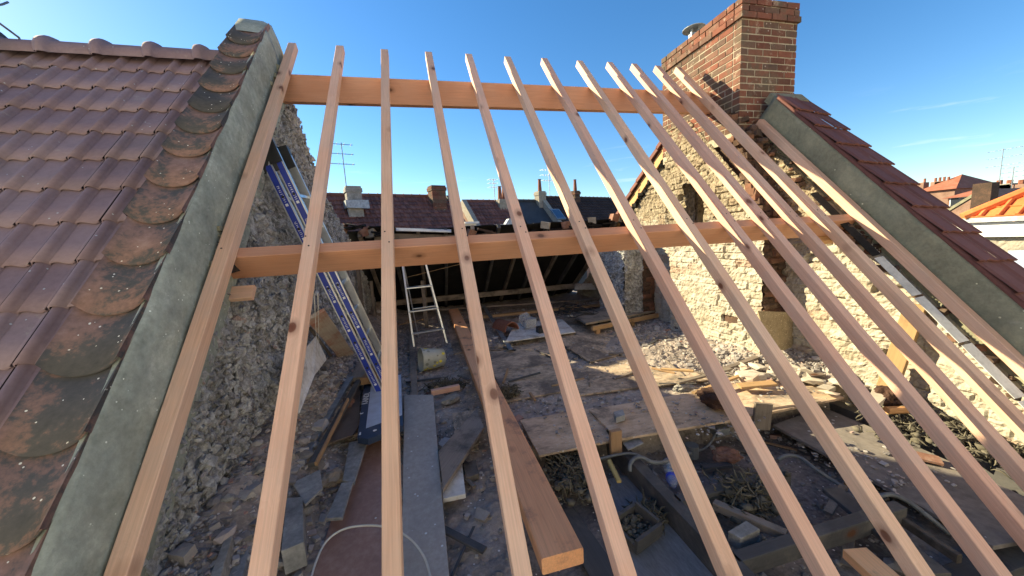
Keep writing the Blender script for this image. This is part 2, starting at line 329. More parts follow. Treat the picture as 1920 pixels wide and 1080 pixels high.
ZINC=plain('dull_zinc',(.30,.33,.36),.5,.7,var=.3)
LBLU=plain('blue_ladder_film',(.02,.045,.36),.35)
DKPL=plain('dark_plastic',(.02,.022,.026),.45)
NAVY=plain('navy_cardboard',(.022,.04,.085),.5)
PALEB=plain('pale_blue_print',(.42,.48,.60),.4)
WTXT=plain('white_print',(.75,.77,.8),.5)
CABW=plain('white_cable',(.55,.54,.50),.5)
CABK=plain('black_cable',(.02,.02,.02),.5)
COND=plain('grey_conduit',(.13,.14,.15),.5,var=.3)
STR=plain('white_string',(.65,.63,.57),.8)
YEL=plain('yellow_print',(.72,.62,.06),.5)
GRYP=plain('grey_print',(.22,.23,.20),.5)
BKT=plain('milky_plastic',(.42,.44,.40),.35,alpha=.93)
CLR=plain('clear_plastic',(.75,.78,.82),.15,trans=.5,alpha=.55)
BOT=plain('clear_bottle',(.62,.68,.74),.1,trans=.6,alpha=.6)
BLUP=plain('blue_cap',(.03,.06,.55),.4)
TERR=rough_mat('terracotta',[(0,(.13,.05,.032)),(.5,(.24,.095,.06)),(1,(.34,.16,.11))],5,30,.75,.3,.005)
GLS=plain('skylight_glass',(.05,.10,.18),.08)
WPNT=rough_mat('white_paint',[(0,(.55,.55,.53)),(.5,(.72,.72,.70)),(1,(.82,.82,.8))],3,20,.6,.1,.003)
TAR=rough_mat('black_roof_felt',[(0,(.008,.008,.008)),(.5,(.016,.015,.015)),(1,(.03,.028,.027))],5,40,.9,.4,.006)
FOIL=rough_mat('pale_roof_membrane',[(0,(0.36,0.352,0.336)),(.5,(0.528,0.52,0.504)),(1,(0.64,0.632,0.616))],7,40,.7,.4,.004)
WIND=plain('window_dark',(.03,.035,.045),.15)
GRND=rough_mat('garden_ground',[(0,(.06,.06,.035)),(.5,(.13,.12,.08)),(1,(.22,.20,.15))],.3,4,.95,.3,.02)
FBRK=rough_mat('far_brown_brick',[(0,(.14,.085,.065)),(.5,(.24,.15,.115)),(1,(.33,.22,.17))],2,30,.95,.3,.01)

stain(CEM,(.16,.165,.14),1.1,.42,.66,.55); stain(CEM,(.50,.50,.44),4.5,.60,.70,.5); stain(CEMd,(.10,.10,.085),1.5,.45,.65,.5); stain(CEMd,(.36,.36,.31),5,.60,.70,.45)
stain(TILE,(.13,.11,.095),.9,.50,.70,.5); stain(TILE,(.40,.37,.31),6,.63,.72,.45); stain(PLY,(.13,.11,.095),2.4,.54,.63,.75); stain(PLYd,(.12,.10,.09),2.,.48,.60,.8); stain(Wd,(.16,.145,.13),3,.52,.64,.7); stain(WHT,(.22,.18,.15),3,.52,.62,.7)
# ------------------------------------------------------------------ primitives as things
def frame_of(p0,p1,up):
    x=(Vector(p1)-Vector(p0)).normalized(); z=Vector(up); z=(z-x*z.dot(x)).normalized(); y=z.cross(x)
    return Matrix((x,y,z)).transposed(), (Vector(p1)-Vector(p0)).length
def beam(name,p0,p1,w,h,up,mat,label=None,cat=None,group=None,parent=None,ch=.003,bow=0.,cut=0.,twist=0.):
    """timber with eased arrises, its top centre line from p0 to p1, grain along local x"""
    R,Ln=frame_of(p0,p1,up); c=min(ch,w*.2,h*.2)
    sec=[(-w/2,-c),(-w/2+c,0),(w/2-c,0),(w/2,-c),(w/2,-h+c),(w/2-c,-h),(-w/2+c,-h),(-w/2,-h+c)]
    n=10; mb=MB(); vs=[]; ph=rnd.uniform(0,6)
    for i in range(n+1):
        s=i/n; by=bow*math.sin(math.pi*s+ph*.1)+bow*.3*math.sin(5*s+ph); bz=bow*.4*math.sin(4*s+ph)
        for (y,z) in sec: vs.append((s*Ln+(cut*(-z)/h if i in(0,n) else 0)*(1 if i==0 else -1), y+by, z+bz))
    fs=[]
    for i in range(n):
        for k in range(8): fs.append((i*8+k,(i+1)*8+k,(i+1)*8+(k+1)%8,i*8+(k+1)%8))
    fs.append(tuple(range(8))); fs.append(tuple(n*8+k for k in range(7,-1,-1)))
    mb.add(vs,fs,.5)
    me=bpy.data.meshes.new(name); me.from_pydata(mb.v,[],mb.f); me.update(); me.materials.append(mat)
    o=bpy.data.objects.new(name,me); COL.objects.link(o); o.matrix_world=Matrix.Translation(Vector(p0))@R.to_4x4()
    if parent is not None: put(o,parent)
    return tag(o,label,cat,group)
def poly_slab(name,pts,th,mat,label=None,cat=None,group=None,parent=None,kind=None,norm=None,rag=0.):
    """a flat board: world polygon pts = upper face, thickness th below it"""
    pts=[Vector(p) for p in pts]
    nrm=Vector(norm) if norm is not None else EZ
    e=max(((pts[(i+1)%len(pts)]-pts[i]) for i in range(len(pts))),key=lambda q:q.length).normalized()
    z=nrm-e*nrm.dot(e); z.normalize(); R=Matrix((e,z.cross(e),z)).transposed()
    if rag:
        q=[]
        for i,p in enumerate(pts):
            r=pts[(i+1)%len(pts)]; k=max(1,int((r-p).length/.06))
            for j in range(k):
                a=p.lerp(r,j/k)
                q.append(a+(Vector((rnd.uniform(-rag,rag),rnd.uniform(-rag,rag),0)) if j else Vector()))
        pts=q
    mb=MB(); mb.prism(pts,-nrm*th,.5)
    me_o=mb.build(name,mat,parent,False,sum(pts,Vector())/len(pts),R)
    # consistent normals
    import bmesh
    bm=bmesh.new(); bm.from_mesh(me_o.data); bmesh.ops.recalc_face_normals(bm,faces=bm.faces)
    if th>.008 and not rag: bmesh.ops.bevel(bm,geom=[e for e in bm.edges],offset=.002,segments=1,affect='EDGES')
    bm.to_mesh(me_o.data); bm.free()
    return tag(me_o,label,cat,group,kind)
def pslab(name,px,z,th,mat,*a,**k): return poly_slab(name,[az(x,y,z) for x,y in px],th,mat,*a,**k)

# ================================================================== NEW ROOF TIMBERS
H=.075; Wd_=.073
rx=[-1.128,-.680,-.232,.235,.683,1.137,1.590,2.050,2.455,2.80,3.128,3.440]
tops=[4.47,4.475,4.45,4.455,4.465,4.46,4.475,4.47,4.48,4.478,4.46,4.462]
rl=['leftmost new rafter, tight against the left parapet','second new rafter from the left, over the leaning blue ladder',
 'third new rafter from the left, standing nearly upright in view over the stepladder','fourth new rafter from the left, over the big reddish beam on the floor',
 'fifth new rafter from the left','sixth new rafter from the left','seventh new rafter from the left','eighth new rafter from the left, with its sunlit flank before the far gable',
 'fifth new rafter from the right wall','fourth new rafter from the right wall','third new rafter from the right wall','rafter ending right against the brick chimney']
lowx=[-.036,-.02,0,.034,.004,.008,.004,.014,.012,.01,.0,.0]
for i,(x,tp) in enumerate(zip(rx,tops)):
    beam('rafter',slope_pt(x+lowx[i]*1.16,-2.2,0),slope_pt(x+rnd.uniform(-.004,.004),tp,0),Wd_,H,NW,Wn,'pinkish sawn '+rl[i],'rafter','new rafters laid up the open roof',bow=.0012)
beam('rafter',slope_pt(3.958,-2.2,0),slope_pt(3.90,3.23,0),Wd_,H,NW,Wn,'pinkish sawn rafter lying along the right wall top, below the chimney','rafter','new rafters laid up the open roof',bow=.0012)
# lower purlin: tilted square to the slope; ridge purlin upright
beam('purlin',slope_pt(-1.32,1.702,-H),slope_pt(3.93,1.702,-H),.078,.205,NW,Wp,'long orange-brown purlin crossing the middle of the frame under the rafters','beam')
beam('ridge_beam',Vector((-1.30,4.078,1.695)),Vector((3.70,4.078,1.695)),.078,.25,EZ,Wp,'dark orange ridge beam carrying the tops of the rafters','beam')
for o in [q for q in COL.objects if q.name.split('.')[0]=='rafter']:
    x=(o.matrix_world.translation).x
    for D_,dx in ((1.66+rnd.uniform(-.02,.02),.012),(1.735+rnd.uniform(-.02,.02),-.014)):
        mb=MB(); p=slope_pt(x+dx,D_,.0005); mb.tube([p,p+NW*.0015],.0055,8); mb.build('nail_head',NAIL,o)

# ================================================================== SETTING: ground, sky
mb=MB(); mb.box((0,0,-7.15),(600,600,.3)); g=mb.build('ground',GRND); tag(g,kind='structure')

# attic floor (height field)
CAV=[az(1011,862,FZ),az(1165,834,FZ),az(1450,782,FZ),az(1600,760,FZ)]
def cav_y(x):
    xs=[-9,CAV[0].x-.85,CAV[0].x-.35,CAV[0].x,CAV[1].x,CAV[2].x,CAV[3].x,9]; ys=[-9,-9,CAV[0].y-.25,CAV[0].y,CAV[1].y,CAV[2].y,CAV[3].y,CAV[3].y]
    return np.interp(x,xs,ys)+.20*(x>CAV[0].x-.1)
def heap(X,Y):
    hl=.34*np.exp(-((X+1.2)/.34)**2)*sstep(.2,1.4,Y)*(1+.5*np.exp(-((Y-3.4)/.9)**2))
    hl+=.05*np.exp(-((X+.72)/.3)**2-((Y-3.7)/.7)**2)
    hr=.20*np.exp(-((X-3.9)/.45)**2)*(.4+.9*np.exp(-((Y-3.2)/.9)**2))+.10*np.exp(-((X-3.0)/.7)**2-((Y-4.2)/.8)**2)
    return hl+hr
def floor_fn(u,v):
    X=u-1.35; Y=v+.3
    h=heap(X,Y)+.05*(fbm(X*3,Y*3,4,3)-.45)+.03*(fbm(X*14,Y*14,3,8)-.45)
    d1,d2,c=worley(X*11,Y*11,4); h+=.022*sstep(.0,.5,d2-d1)*c*sstep(.35,.6,fbm(X*1.7,Y*1.7,3,31))
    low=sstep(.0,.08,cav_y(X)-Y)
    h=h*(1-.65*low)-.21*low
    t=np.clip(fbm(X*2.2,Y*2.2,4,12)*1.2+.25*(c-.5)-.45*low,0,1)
    return h,t
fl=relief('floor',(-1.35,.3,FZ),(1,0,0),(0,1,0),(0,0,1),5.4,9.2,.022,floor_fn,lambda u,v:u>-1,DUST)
tag(fl,kind='structure')

# ================================================================== LEFT GABLE WALL
def zl(y):   # top of left gable wall
    fr=(y*math.sin(T)+S0)/math.cos(T)-.13
    bk=np.interp(y,[4.2,4.35,4.62,4.98,5.05,6.5,9.3],[1.78,1.72,1.42,.98,.86,.22,-1.62])
    return np.where(y<4.15,fr,bk)
def rubble_fn(sd,sc=7.,amp=.05):
    def fn(u,v):
        wu=u+.05*fbm(u*9,v*9,3,sd+2); wv=v+.05*fbm(u*9,v*9,3,sd+7)
        d1,d2,c=worley(wu*sc,wv*sc*1.35,sd); e1,e2,c2=worley(wu*sc*3.1,wv*sc*3.1,sd+3)
        rg=np.abs(fbm(u*13,v*17,4,sd+19)-.5)
        h=amp*.7*sstep(0,.3,d2-d1)*(.35+.65*c)+.024*sstep(0,.3,e2-e1)*c2+.05*(fbm(u*2.3,v*2.3,4,sd+11)-.5)+.05*(fbm(u*11,v*13,4,sd+1)-.5)-.07*rg+.022*(fbm(u*38,v*38,2,sd+4)-.5)
        return h, np.clip(c*.75+c2*.25,0,1)
    return fn
lw=empty('gable_wall',(-1.35,4.5,FZ),'dark rough rubble gable wall on the left, the blue ladder leaning on it','wall')
jag=lambda a,sd: .09*(fbm(a*6,a*0+2,3,sd)-.45)
relief('wall_face',(-1.25,.4,-1.9),(0,1,0),(0,0,1),(1,0,0),9.0,3.9,.017,rubble_fn(21),lambda u,v:(v-1.9)<zl(u+.4)+jag(u,5),RUB,lw)
mb=MB(); ys=np.linspace(.4,9.3,60)
mb.prism([(-1.26,y,float(zl(np.array(y)))-.05) for y in ys]+[(-1.26,9.3,-3),(-1.26,.4,-3)],(-.26,0,0)); mb.build('wall_core',RUB,lw)
mb=MB()
for k in range(70):
    y=rnd.uniform(4.2,5.2); mb.rock((rnd.uniform(-1.42,-1.24),y,float(zl(np.array(y)))+rnd.uniform(-.06,.03)),rnd.uniform(.03,.085))
for k in range(16):
    y=4.25+k*.06; mb.box((-1.37,y,float(zl(np.array(y)))+.01),(.24,.09,.045),jit=.012)
mb.build('broken_verge_stones',RUB,lw)
mb=MB(); RX=Matrix.Rotation(math.pi/2,3,'Y')
for k in range(6500):
    y=.9+6.*rnd.random()**1.3; z=rnd.uniform(-1.7,float(zl(np.array(y)))-.03); s=.006+abs(rnd.gauss(0,.011)); o0=len(mb.v)
    mb.rock((0,0,0),s*1.3,(1.1,.8,.35))
    rm=RX@Matrix.Rotation(rnd.uniform(-.5,.5),3,'X')@Matrix.Rotation(rnd.uniform(-.7,.7),3,'Y')
    for q in range(o0,len(mb.v)): mb.v[q]=tuple(rm@Vector(mb.v[q])+Vector((-1.225+rnd.uniform(-.0,.002),y,z)))
tag(mb.build('mortar_flakes',RUB,lw),kind='stuff')
# old vertical timber studs in the far left corner
for i,(x,y) in enumerate([(-1.12,5.6),(-1.12,6.5),(-1.05,7.3)]):
    beam('wall_stud',(x,y,FZ),(x,y,.05-.35*i),.09,.05,(1,0,0),Wo,['nearest old upright stud against the left gable','middle old upright stud against the left gable','furthest old upright stud in the left corner'][i],'stud','old studs on the left gable')

# ================================================================== LEFT PARAPET with coping tiles
lp=empty('parapet',slope_pt(-1.35,1.5,-.2),'left cement parapet with curved blackened coping tiles','parapet wall')
def slope_sweep(name,sec,D0,D1,mat,parent,rough=.0,step=.05,seed=1):
    n=int((D1-D0)/step); mb=MB(); k=len(sec); vs=[]
    for i in range(n+1):
        D=D0+(D1-D0)*i/n
        for j,(x,o) in enumerate(sec):
            vs.append(slope_pt(x+rough*(mnoise.noise((D*5,j*1.3+x*4,seed)))*1.,D,o+rough*mnoise.noise((D*4,j*2.1,seed+9))))
    fs=[(i*k+j,i*k+j+1,(i+1)*k+j+1,(i+1)*k+j) for i in range(n) for j in range(k-1)]
    fs+=[tuple(range(k)),tuple(n*k+j for j in range(k))]
    mb.add(vs,fs,.5); o=mb.build(name,mat,parent,True)
    return o
slope_sweep('cement_flank',[(-1.48,-.3),(-1.48,.15),(-1.46,.17),(-1.42,.182),(-1.34,.185),(-1.268,.20),(-1.246,.238),(-1.222,.240),(-1.209,.218),(-1.205,.12),(-1.204,.06),(-1.203,0),(-1.203,-.06),(-1.204,-.14),(-1.22,-.32)],-1.3,4.10,CEM,lp,.012)
# rounded apex lump closing the parapet at the ridge
mb=MB(); apx=[]
for (x,o) in [(-1.49,-.3),(-1.49,.20),(-1.47,.235),(-1.42,.235),(-1.34,.23),(-1.27,.225),(-1.225,.20),(-1.21,.06),(-1.205,-.1),(-1.205,-.32)]: apx.append((x,o))
vs=[]; kk=len(apx)
for i,(D,so,dx) in enumerate([(4.06,1,0),(4.17,1.05,0),(4.30,1.03,-.003),(4.36,.9,-.008),(4.38,.4,-.015)]):
    for j,(x,o) in enumerate(apx):
        p=slope_pt(x+dx*(1 if x>-1.3 else -1),D,o*so if o>0 else o); vs.append(p+Vector((.006*mnoise.noise((i*3.,j*2.,1)),0,.01*mnoise.noise((i*2.,j*1.,5)))))
fs=[(i*kk+j,i*kk+j+1,(i+1)*kk+j+1,(i+1)*kk+j) for i in range(4) for j in range(kk-1)]+[tuple(4*kk+j for j in range(kk))]
mb.add(vs,fs,.5); mb.build('cement_apex',CEM,lp,True)
mb=MB()
for k in range(26): mb.rock(slope_pt(rnd.uniform(-1.27,-1.18),rnd.uniform(3.55,4.05),rnd.uniform(-.12,.0)),rnd.uniform(.02,.05))
for k in range(14): mb.rock(slope_pt(rnd.uniform(-1.235,-1.19),rnd.uniform(1.55,1.85),rnd.uniform(-.10,.02)),rnd.uniform(.015,.04))
tag(mb.build('broken_cement',CEMd,lp),kind='stuff')
def coping_tile(x0,x1,D0,ln,off,lift,parent,sag=.02,tongue=.05,mat=COP,name='coping_tile'):
    mb=MB(); n=12; cu=[]
    cols=[]
    for j in range(n+1):
        s=j/n; x=x0+(x1-x0)*s; c=(2*s-1)
        h=-sag*(1-c*c)+.014*abs(c)**6
        tg=tongue*(1-abs(c)**2.4)
        cols.append([slope_pt(x,D0-tg+rnd.uniform(-.0015,.0015),off+lift+h),slope_pt(x,D0+ln*.5,off+lift*.5+h),slope_pt(x,D0+ln,off+h),
                     slope_pt(x,D0-tg+.002,off+lift+h-.014)])
    vs=[p for c in cols for p in c]; fs=[]
    for j in range(n):
        a=j*4; b=a+4; fs+=[(a,b,b+1,a+1),(a+1,b+1,b+2,a+2),(a+3,b+3,b,a)]
    for e_ in (0,n*4):
        b_=len(vs); dn_=NW*-.04; vs+=[vs[e_]+dn_,vs[e_+1]+dn_,vs[e_+2]+dn_]; fs+=[(e_,e_+1,b_+1,b_),(e_+1,e_+2,b_+2,b_+1)]
    mb.add(vs,fs,.5); o=mb.build(name,mat,parent,True,slope_pt(x0,D0,off))
    for e in o.data.polygons: pass
    return o
cu=[3.86,3.615,3.335,3.06,2.78,2.53,2.28,2.0,1.71,1.43,1.15,.87,.58,.29,0.,-.29,-.58,-.87]
for i,D in enumerate(cu):
    w=rnd.uniform(-.006,.006)
    coping_tile(-1.475+w,-1.222+w*.6,D,.40,.222,.035,lp)
# ================================================================== LEFT TILED ROOF
def tile_field(mb,P,w,l,cols,rows,prof,lift=.022,th=.012,n=10,over=.03,jit=.002,skip=None):
    """P(u,v,h) -> world; tiles w wide, l long, butt edge at v=row*l"""
    for r in range(rows):
        for c in range(cols):
            if skip and skip(c,r): continue
            t=rnd.random(); ju=rnd.uniform(-jit,jit); jv=rnd.uniform(-jit,jit)*2; jh=rnd.uniform(0,jit)
            vs=[]; fs=[]
            for j in range(n+1):
                s=j/n; h=prof(s); u=(c+s)*w+ju; v0=r*l+jv; tg=.008*(math.sin(s*9)) if n>5 else 0
                vs+= [P(u,v0-tg,h+lift-th+jh), P(u,v0-tg,h+lift+jh), P(u,v0+l*.5,h+lift*.5+jh), P(u,v0+l+over,h)]
            for j in range(n):
                a=j*4;b=a+4; fs+=[(a,b,b+1,a+1),(a+1,b+1,b+2,a+2),(a+2,b+2,b+3,a+3)]
            mb.add(vs,fs,t)
def prof_roll(s):
    if s<.06 : return -.006
    if s<.36: return .036*math.sin(math.pi*(s-.06)/.30)**.55
    if s<.41: return -.006
    return .004+.006*(s>.95)
lr=empty('tiled_roof',slope_pt(-3.,1.5,-.2),'neighbouring brown roof of interlocking rolled tiles on the left','roof')
mb=MB(); TL=.305
tile_field(mb,lambda u,v,h: slope_pt(-1.455-.195*23+u,-1.4+v,-.04+h),.195,TL,23,18,prof_roll,lift=.020,n=24)
mb.build('roof_tiles',TILE,lr,True)
ridD=-1.4+18*TL+.03
rp=slope_pt(0,4.06,.0)
mb=MB(); mb.prism([slope_pt(-1.52,-1.4,-.06),slope_pt(-1.52,4.0,-.06),Vector((-1.52,8.5,-1.6)),Vector((-1.52,8.5,-3)),Vector((-1.52,.3,-3))],(-4.0,0,0)); mb.build('roof_body',TAR,lr)
# back slope of that roof and the ridge tiles
for k in range(13):
    x1=-1.47-k*.365; mb=MB(); n=14; secs=[]
    cy,cz=rp.y+.02,rp.z-.05
    for (x,r) in [(x1,.108),(x1-.29,.112),(x1-.293,.135),(x1-.32,.147),(x1-.355,.145),(x1-.368,.115)]:
        secs.append([Vector((x,cy-math.cos(a)*r*1.15,cz+math.sin(a)*r)) for a in [math.pi*(j/n)*1.12-.19 for j in range(n+1)]])
    vs=[p for s in secs for p in s]; m_=n+1
    mb.add(vs,[(i*m_+j,i*m_+j+1,(i+1)*m_+j+1,(i+1)*m_+j) for i in range(len(secs)-1) for j in range(n)],rnd.random())
    mb.build('ridge_tile',TILE,lr,True)
# ================================================================== RIGHT WALL, CHIMNEY BREAST, CHIMNEY, RIGHT PARAPET
XW=3.90
def zr(y):
    fr=(y*math.sin(T)+S0)/math.cos(T)-.20
    bk=np.interp(y,[4.15,5.0,9.3],[1.80,1.30,-1.85])
    return np.where(y<4.15,fr,bk)
def brick_fn(sd,bw=.23,bh=.085,amp=.03,jitter=.035):
    def fn(u,v):
        wu=u+jitter*(fbm(u*3,v*3,3,sd)-.5)*2+.012*(fbm(u*17,v*17,2,sd+3)-.5); wv=v+jitter*(fbm(u*2.2+9,v*2.2,3,sd+1)-.5)*2+.012*(fbm(u*19,v*15,2,sd+4)-.5)
        r=np.floor(wv/bh).astype(int); off=hsh(r,r*0,sd)*.9; c=np.floor(wu/bw+off).astype(int)
        fu=(wu/bw+off)-c; fv=wv/bh-r; k=hsh(c,r,sd+2)
        e=np.minimum(np.minimum(fu,1-fu)*bw,np.minimum(fv,1-fv)*bh)
        sm=sstep(.38,.62,fbm(u*1.9+3,v*2.1,4,sd+21)); n1=fbm(u*9,v*11,5,sd+8)-.5; rg=np.abs(fbm(u*16,v*20,4,sd+9)-.5)
        h=amp*(1-.75*sm)*sstep(-.002,.011,e+.012*(fbm(u*40,v*40,2,sd+5)-.5))*(.3+.7*k)+.03*(fbm(u*2.,v*2.,4,sd+6)-.5)+.045*n1-.05*rg+.02*(fbm(u*36,v*40,2,sd+18)-.5)
        missing=(hsh(c,r,sd+13)>.985)
        h=np.where(missing,h-.05,h)
        return h,np.clip(k*.95+.05*fbm(u*8,v*8,2,sd),0,1)
    return fn
rw=empty('gable_wall',(4.05,4,FZ),'sunlit limewashed brick and rubble gable wall on the right','wall')
nic=lambda y,z:(y>4.12)&(y<4.52)&(z>.02)&(z<.62)
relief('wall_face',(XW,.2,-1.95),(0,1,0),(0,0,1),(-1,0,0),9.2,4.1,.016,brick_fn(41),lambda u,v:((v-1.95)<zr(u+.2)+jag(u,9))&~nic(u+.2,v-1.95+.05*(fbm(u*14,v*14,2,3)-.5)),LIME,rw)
mb=MB(); ys=np.linspace(.2,9.3,60)
prof=[(XW+.06,float(y),float(zr(np.array(y)))-.03) for y in ys]
# core is split round the dark-backed niche
def core(y0,y1,zb,zt):
    yy=np.linspace(y0,y1,30); pts=[(XW+.05,float(y),min(zt,float(zr(np.array(y)))-.03)) for y in yy]+[(XW+.05,y1,zb),(XW+.05,y0,zb)]
    mb.prism(pts,(.32,0,0))
core(.2,4.12,-3,9); core(4.52,9.3,-3,9); core(4.12,4.52,.62,9); core(4.12,4.52,-3,.02)
mb.build('wall_core',LIME,rw)
mb=MB(); mb.box((XW+.33,4.32,.32),(.06,.5,.7)); mb.build('niche_back',BRKS,rw)
mb=MB()
for k in range(60):
    D=rnd.uniform(-.8,3.1); mb.rock(slope_pt(rnd.uniform(3.83,4.0),D,rnd.uniform(-.19,-.13)),rnd.uniform(.03,.06),(1,1,.6))
for k in range(50):
    mb.rock(slope_pt(rnd.uniform(3.62,4.0),rnd.uniform(2.9,3.5),rnd.uniform(-.22,-.06)),rnd.uniform(.03,.08))
mb.build('wall_top_rubble',BRKS,rw)
va,vb=Vector((3.85,5.02,1.42)),Vector((3.85,6.75,.14))
beam('verge_board',va,vb,.03,.15,(0,.6,.8),Wy,parent=rw)
mb=MB()
for k in range(9):
    c=va.lerp(vb,(k+.5)/9)+Vector((.10,.03,.05)); mb.box(c,(.34,.26,.022),Matrix.Rotation(-.52,3,'X'),jit=.004); mb.box(c+Vector((-.16,.0,-.02)),(.02,.25,.06),Matrix.Rotation(-.55,3,'X'))
mb.build('verge_tiles',FRTIL,rw)
mb=MB()
for k in range(90):
    t_=rnd.random(); c=va.lerp(vb,t_)+Vector((rnd.uniform(-.0,.06),0,-.16-rnd.random()*.1)); mb.rock(c,rnd.uniform(.03,.06))
mb.build('verge_bedding',TAR,rw)
# breast: lower block with side coloured dark for its shade, gathering up to the chimney
br=empty('chimney_breast',(3.6,3.6,FZ),'projecting chimney breast on the right gable, sunlit front and side coloured dark for shade','chimney breast')
B0y=3.13; BX=3.60
def btop(y): return np.interp(y,[2.9,3.0,3.6,4.9],[.15,.28,1.02,1.15])
def bdepth(v): return 0*v
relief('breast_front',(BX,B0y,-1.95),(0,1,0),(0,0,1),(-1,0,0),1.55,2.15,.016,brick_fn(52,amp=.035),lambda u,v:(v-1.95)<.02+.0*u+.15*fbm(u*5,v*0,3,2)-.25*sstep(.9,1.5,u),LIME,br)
relief('breast_side',(BX,B0y,-1.95),(1,0,0),(0,0,1),(0,-1,0),.34,2.3,.016,brick_fn(57,amp=.045,bw=.2,bh=.075),lambda u,v:(v-1.95)<.1+.12*fbm(u*7,v*0,3,4),BRKS,br)
mb=MB(); mb.prism([(BX+.02,B0y+.03,-2),(BX+.02,B0y+1.5,-2),(BX+.02,B0y+1.5,-.22),(BX+.02,B0y+.8,0),(BX+.02,B0y+.03,.06)],(.28,0,0)); mb.build('breast_core',BRKS,br)
# sloped, broken sooty gathering between breast and chimney
mb=MB()
for k in range(220):
    s=rnd.random(); y=3.17+s*.48; zz=.08+s*1.0
    ztop=(y*math.sin(T)+S0)/math.cos(T)-.17
    mb.box((rnd.uniform(3.66+.08*s,3.92),y+rnd.uniform(-.04,.04),min(ztop,zz)+rnd.uniform(-.08,.0)),(.20,.10,.062),Matrix.Rotation(rnd.uniform(-.15,.15),3,'Z'),jit=.008)
mb.build('broken_gather_bricks',BRKS,br)
mb=MB(); mb.prism([(3.76,3.22,-.1),(3.76,4.05,-.1),(3.76,4.05,1.1),(3.76,3.72,1.1),(3.76,3.25,.10)],(.3,0,0)); mb.build('gather_core',BRKS,br)
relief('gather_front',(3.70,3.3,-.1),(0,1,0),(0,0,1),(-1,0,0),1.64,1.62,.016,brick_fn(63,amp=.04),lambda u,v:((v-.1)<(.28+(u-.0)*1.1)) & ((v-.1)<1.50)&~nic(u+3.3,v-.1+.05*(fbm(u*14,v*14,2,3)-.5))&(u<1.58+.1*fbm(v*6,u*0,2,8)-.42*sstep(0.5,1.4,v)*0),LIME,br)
# chimney, brick by brick
chm=empty('brick_chimney',(4.1,4.28,1.2),'big weathered red brick chimney stack above the right gable','chimney')
CX0,CX1,CY0,CY1=3.70,4.50,3.60,4.98
def brick_ring(mb,x0,x1,y0,y1,z,bh,ph,mort=.014,bl=.215,bd=.10,prot=0.):
    def run(a0,a1,fixed,axis,sgn,phase):
        a=a0-(bl*.5 if phase else 0)
        while a<a1-.01:
            s=max(a,a0); e=min(a+bl-mort,a1)
            if e-s>.02:
                c=(s+e)/2; ln=e-s; j=rnd.uniform(-.0025,.0025)
                if axis=='x': mb.box((c,fixed-sgn*bd/2+j,z+bh/2),(ln,bd,bh-mort),jit=.002)
                else: mb.box((fixed-sgn*bd/2+j,c,z+bh/2),(bd,ln,bh-mort),jit=.002)
            a+=bl
    run(x0,x1,y0,'x',-1,ph); run(x0,x1,y1,'x',1,ph)
    run(y0+bd+mort if not ph else y0+.0*bd+bd+mort,y1-bd-mort,x0,'y',-1,not ph); run(y0+bd+mort,y1-bd-mort,x1,'y',1,not ph)
mb=MB(); bh=.0755; z=1.10; i=0
while z<2.235: brick_ring(mb,CX0,CX1,CY0,CY1,z,bh,i%2); z+=bh; i+=1
zc=z; mb.build('shaft_bricks',BRK,chm)
mb=MB(); brick_ring(mb,CX0-.03,CX1+.03,CY0-.03,CY1+.03,zc,bh,0); mb.build('corbel_course',BRK,chm)
mb=MB()
for k in range(2): brick_ring(mb,CX0-.012,CX1+.012,CY0-.012,CY1+.012,zc+bh*(k+1),bh,(k+1)%2)
mb.build('top_courses',BRK,chm); zt=zc+3*bh
mb=MB(); mb.box(((CX0+CX1)/2,(CY0+CY1)/2,(1.0+zt-.02)/2),(CX1-CX0-.010,CY1-CY0-.010,zt-.02-1.0)); mb.build('mortar_joints',JNT,chm)
mb=MB(); c0=ax(1301,70,3.93); c0.z=zt+.06; n=16
mb.tube([c0-Vector((0,0,.1)),c0+Vector((0,0,.10))],.055,16); 
for a in range(4):
    d=Vector((math.cos(a*1.57+.4),math.sin(a*1.57+.4),0))*.06; mb.box(c0+d+Vector((0,0,.12)),(.02,.02,.10))
mb.tube([c0+Vector((0,0,.155)),c0+Vector((0,0,.162)),c0+Vector((0,0,.20)),c0+Vector((0,0,.215))],[.15,.152,.075,.01],16)
tag(mb.build('flue_cowl',ZINC,None),'small metal flue cowl on the far end of the brick chimney','flue cowl')
# right parapet
rpp=empty('parapet',slope_pt(4.15,1,0),'right dark cement parapet below the chimney with red tiles on top','parapet wall')
slope_sweep('cement_flank',[(3.995,-.35),(3.992,-.1),(3.99,.05),(3.985,.15),(3.99,.205),(4.03,.205),(4.48,.13),(4.50,.08),(4.50,-.5)],-1.3,3.34,CEMd,rpp,.008,seed=4)
mb=MB()
def prof_flat(s): return .012*math.sin(math.pi*min(1,s/.2)) if s<.2 else (.010*math.sin(math.pi*(s-.82)/.18) if s>.82 else .002)
tile_field(mb,lambda u,v,h: slope_pt(3.972+u,-1.2+v,.225-.09*u+h),.268,.30,2,15,prof_flat,lift=.024,th=.016,n=8,jit=.004)
mb.build('roof_tiles',RTIL,rpp)
slope_sweep('tile_bedding',[(3.982,.195),(3.978,.222),(4.0,.228)],-1.25,3.3,RTIL,rpp,.004,seed=8)
mb=MB(); mb.box(slope_pt(4.22,3.36,.15),(.46,.14,.10),Matrix.Rotation(T,3,'X')); mb.build('cement_cap',CEMd,rpp)
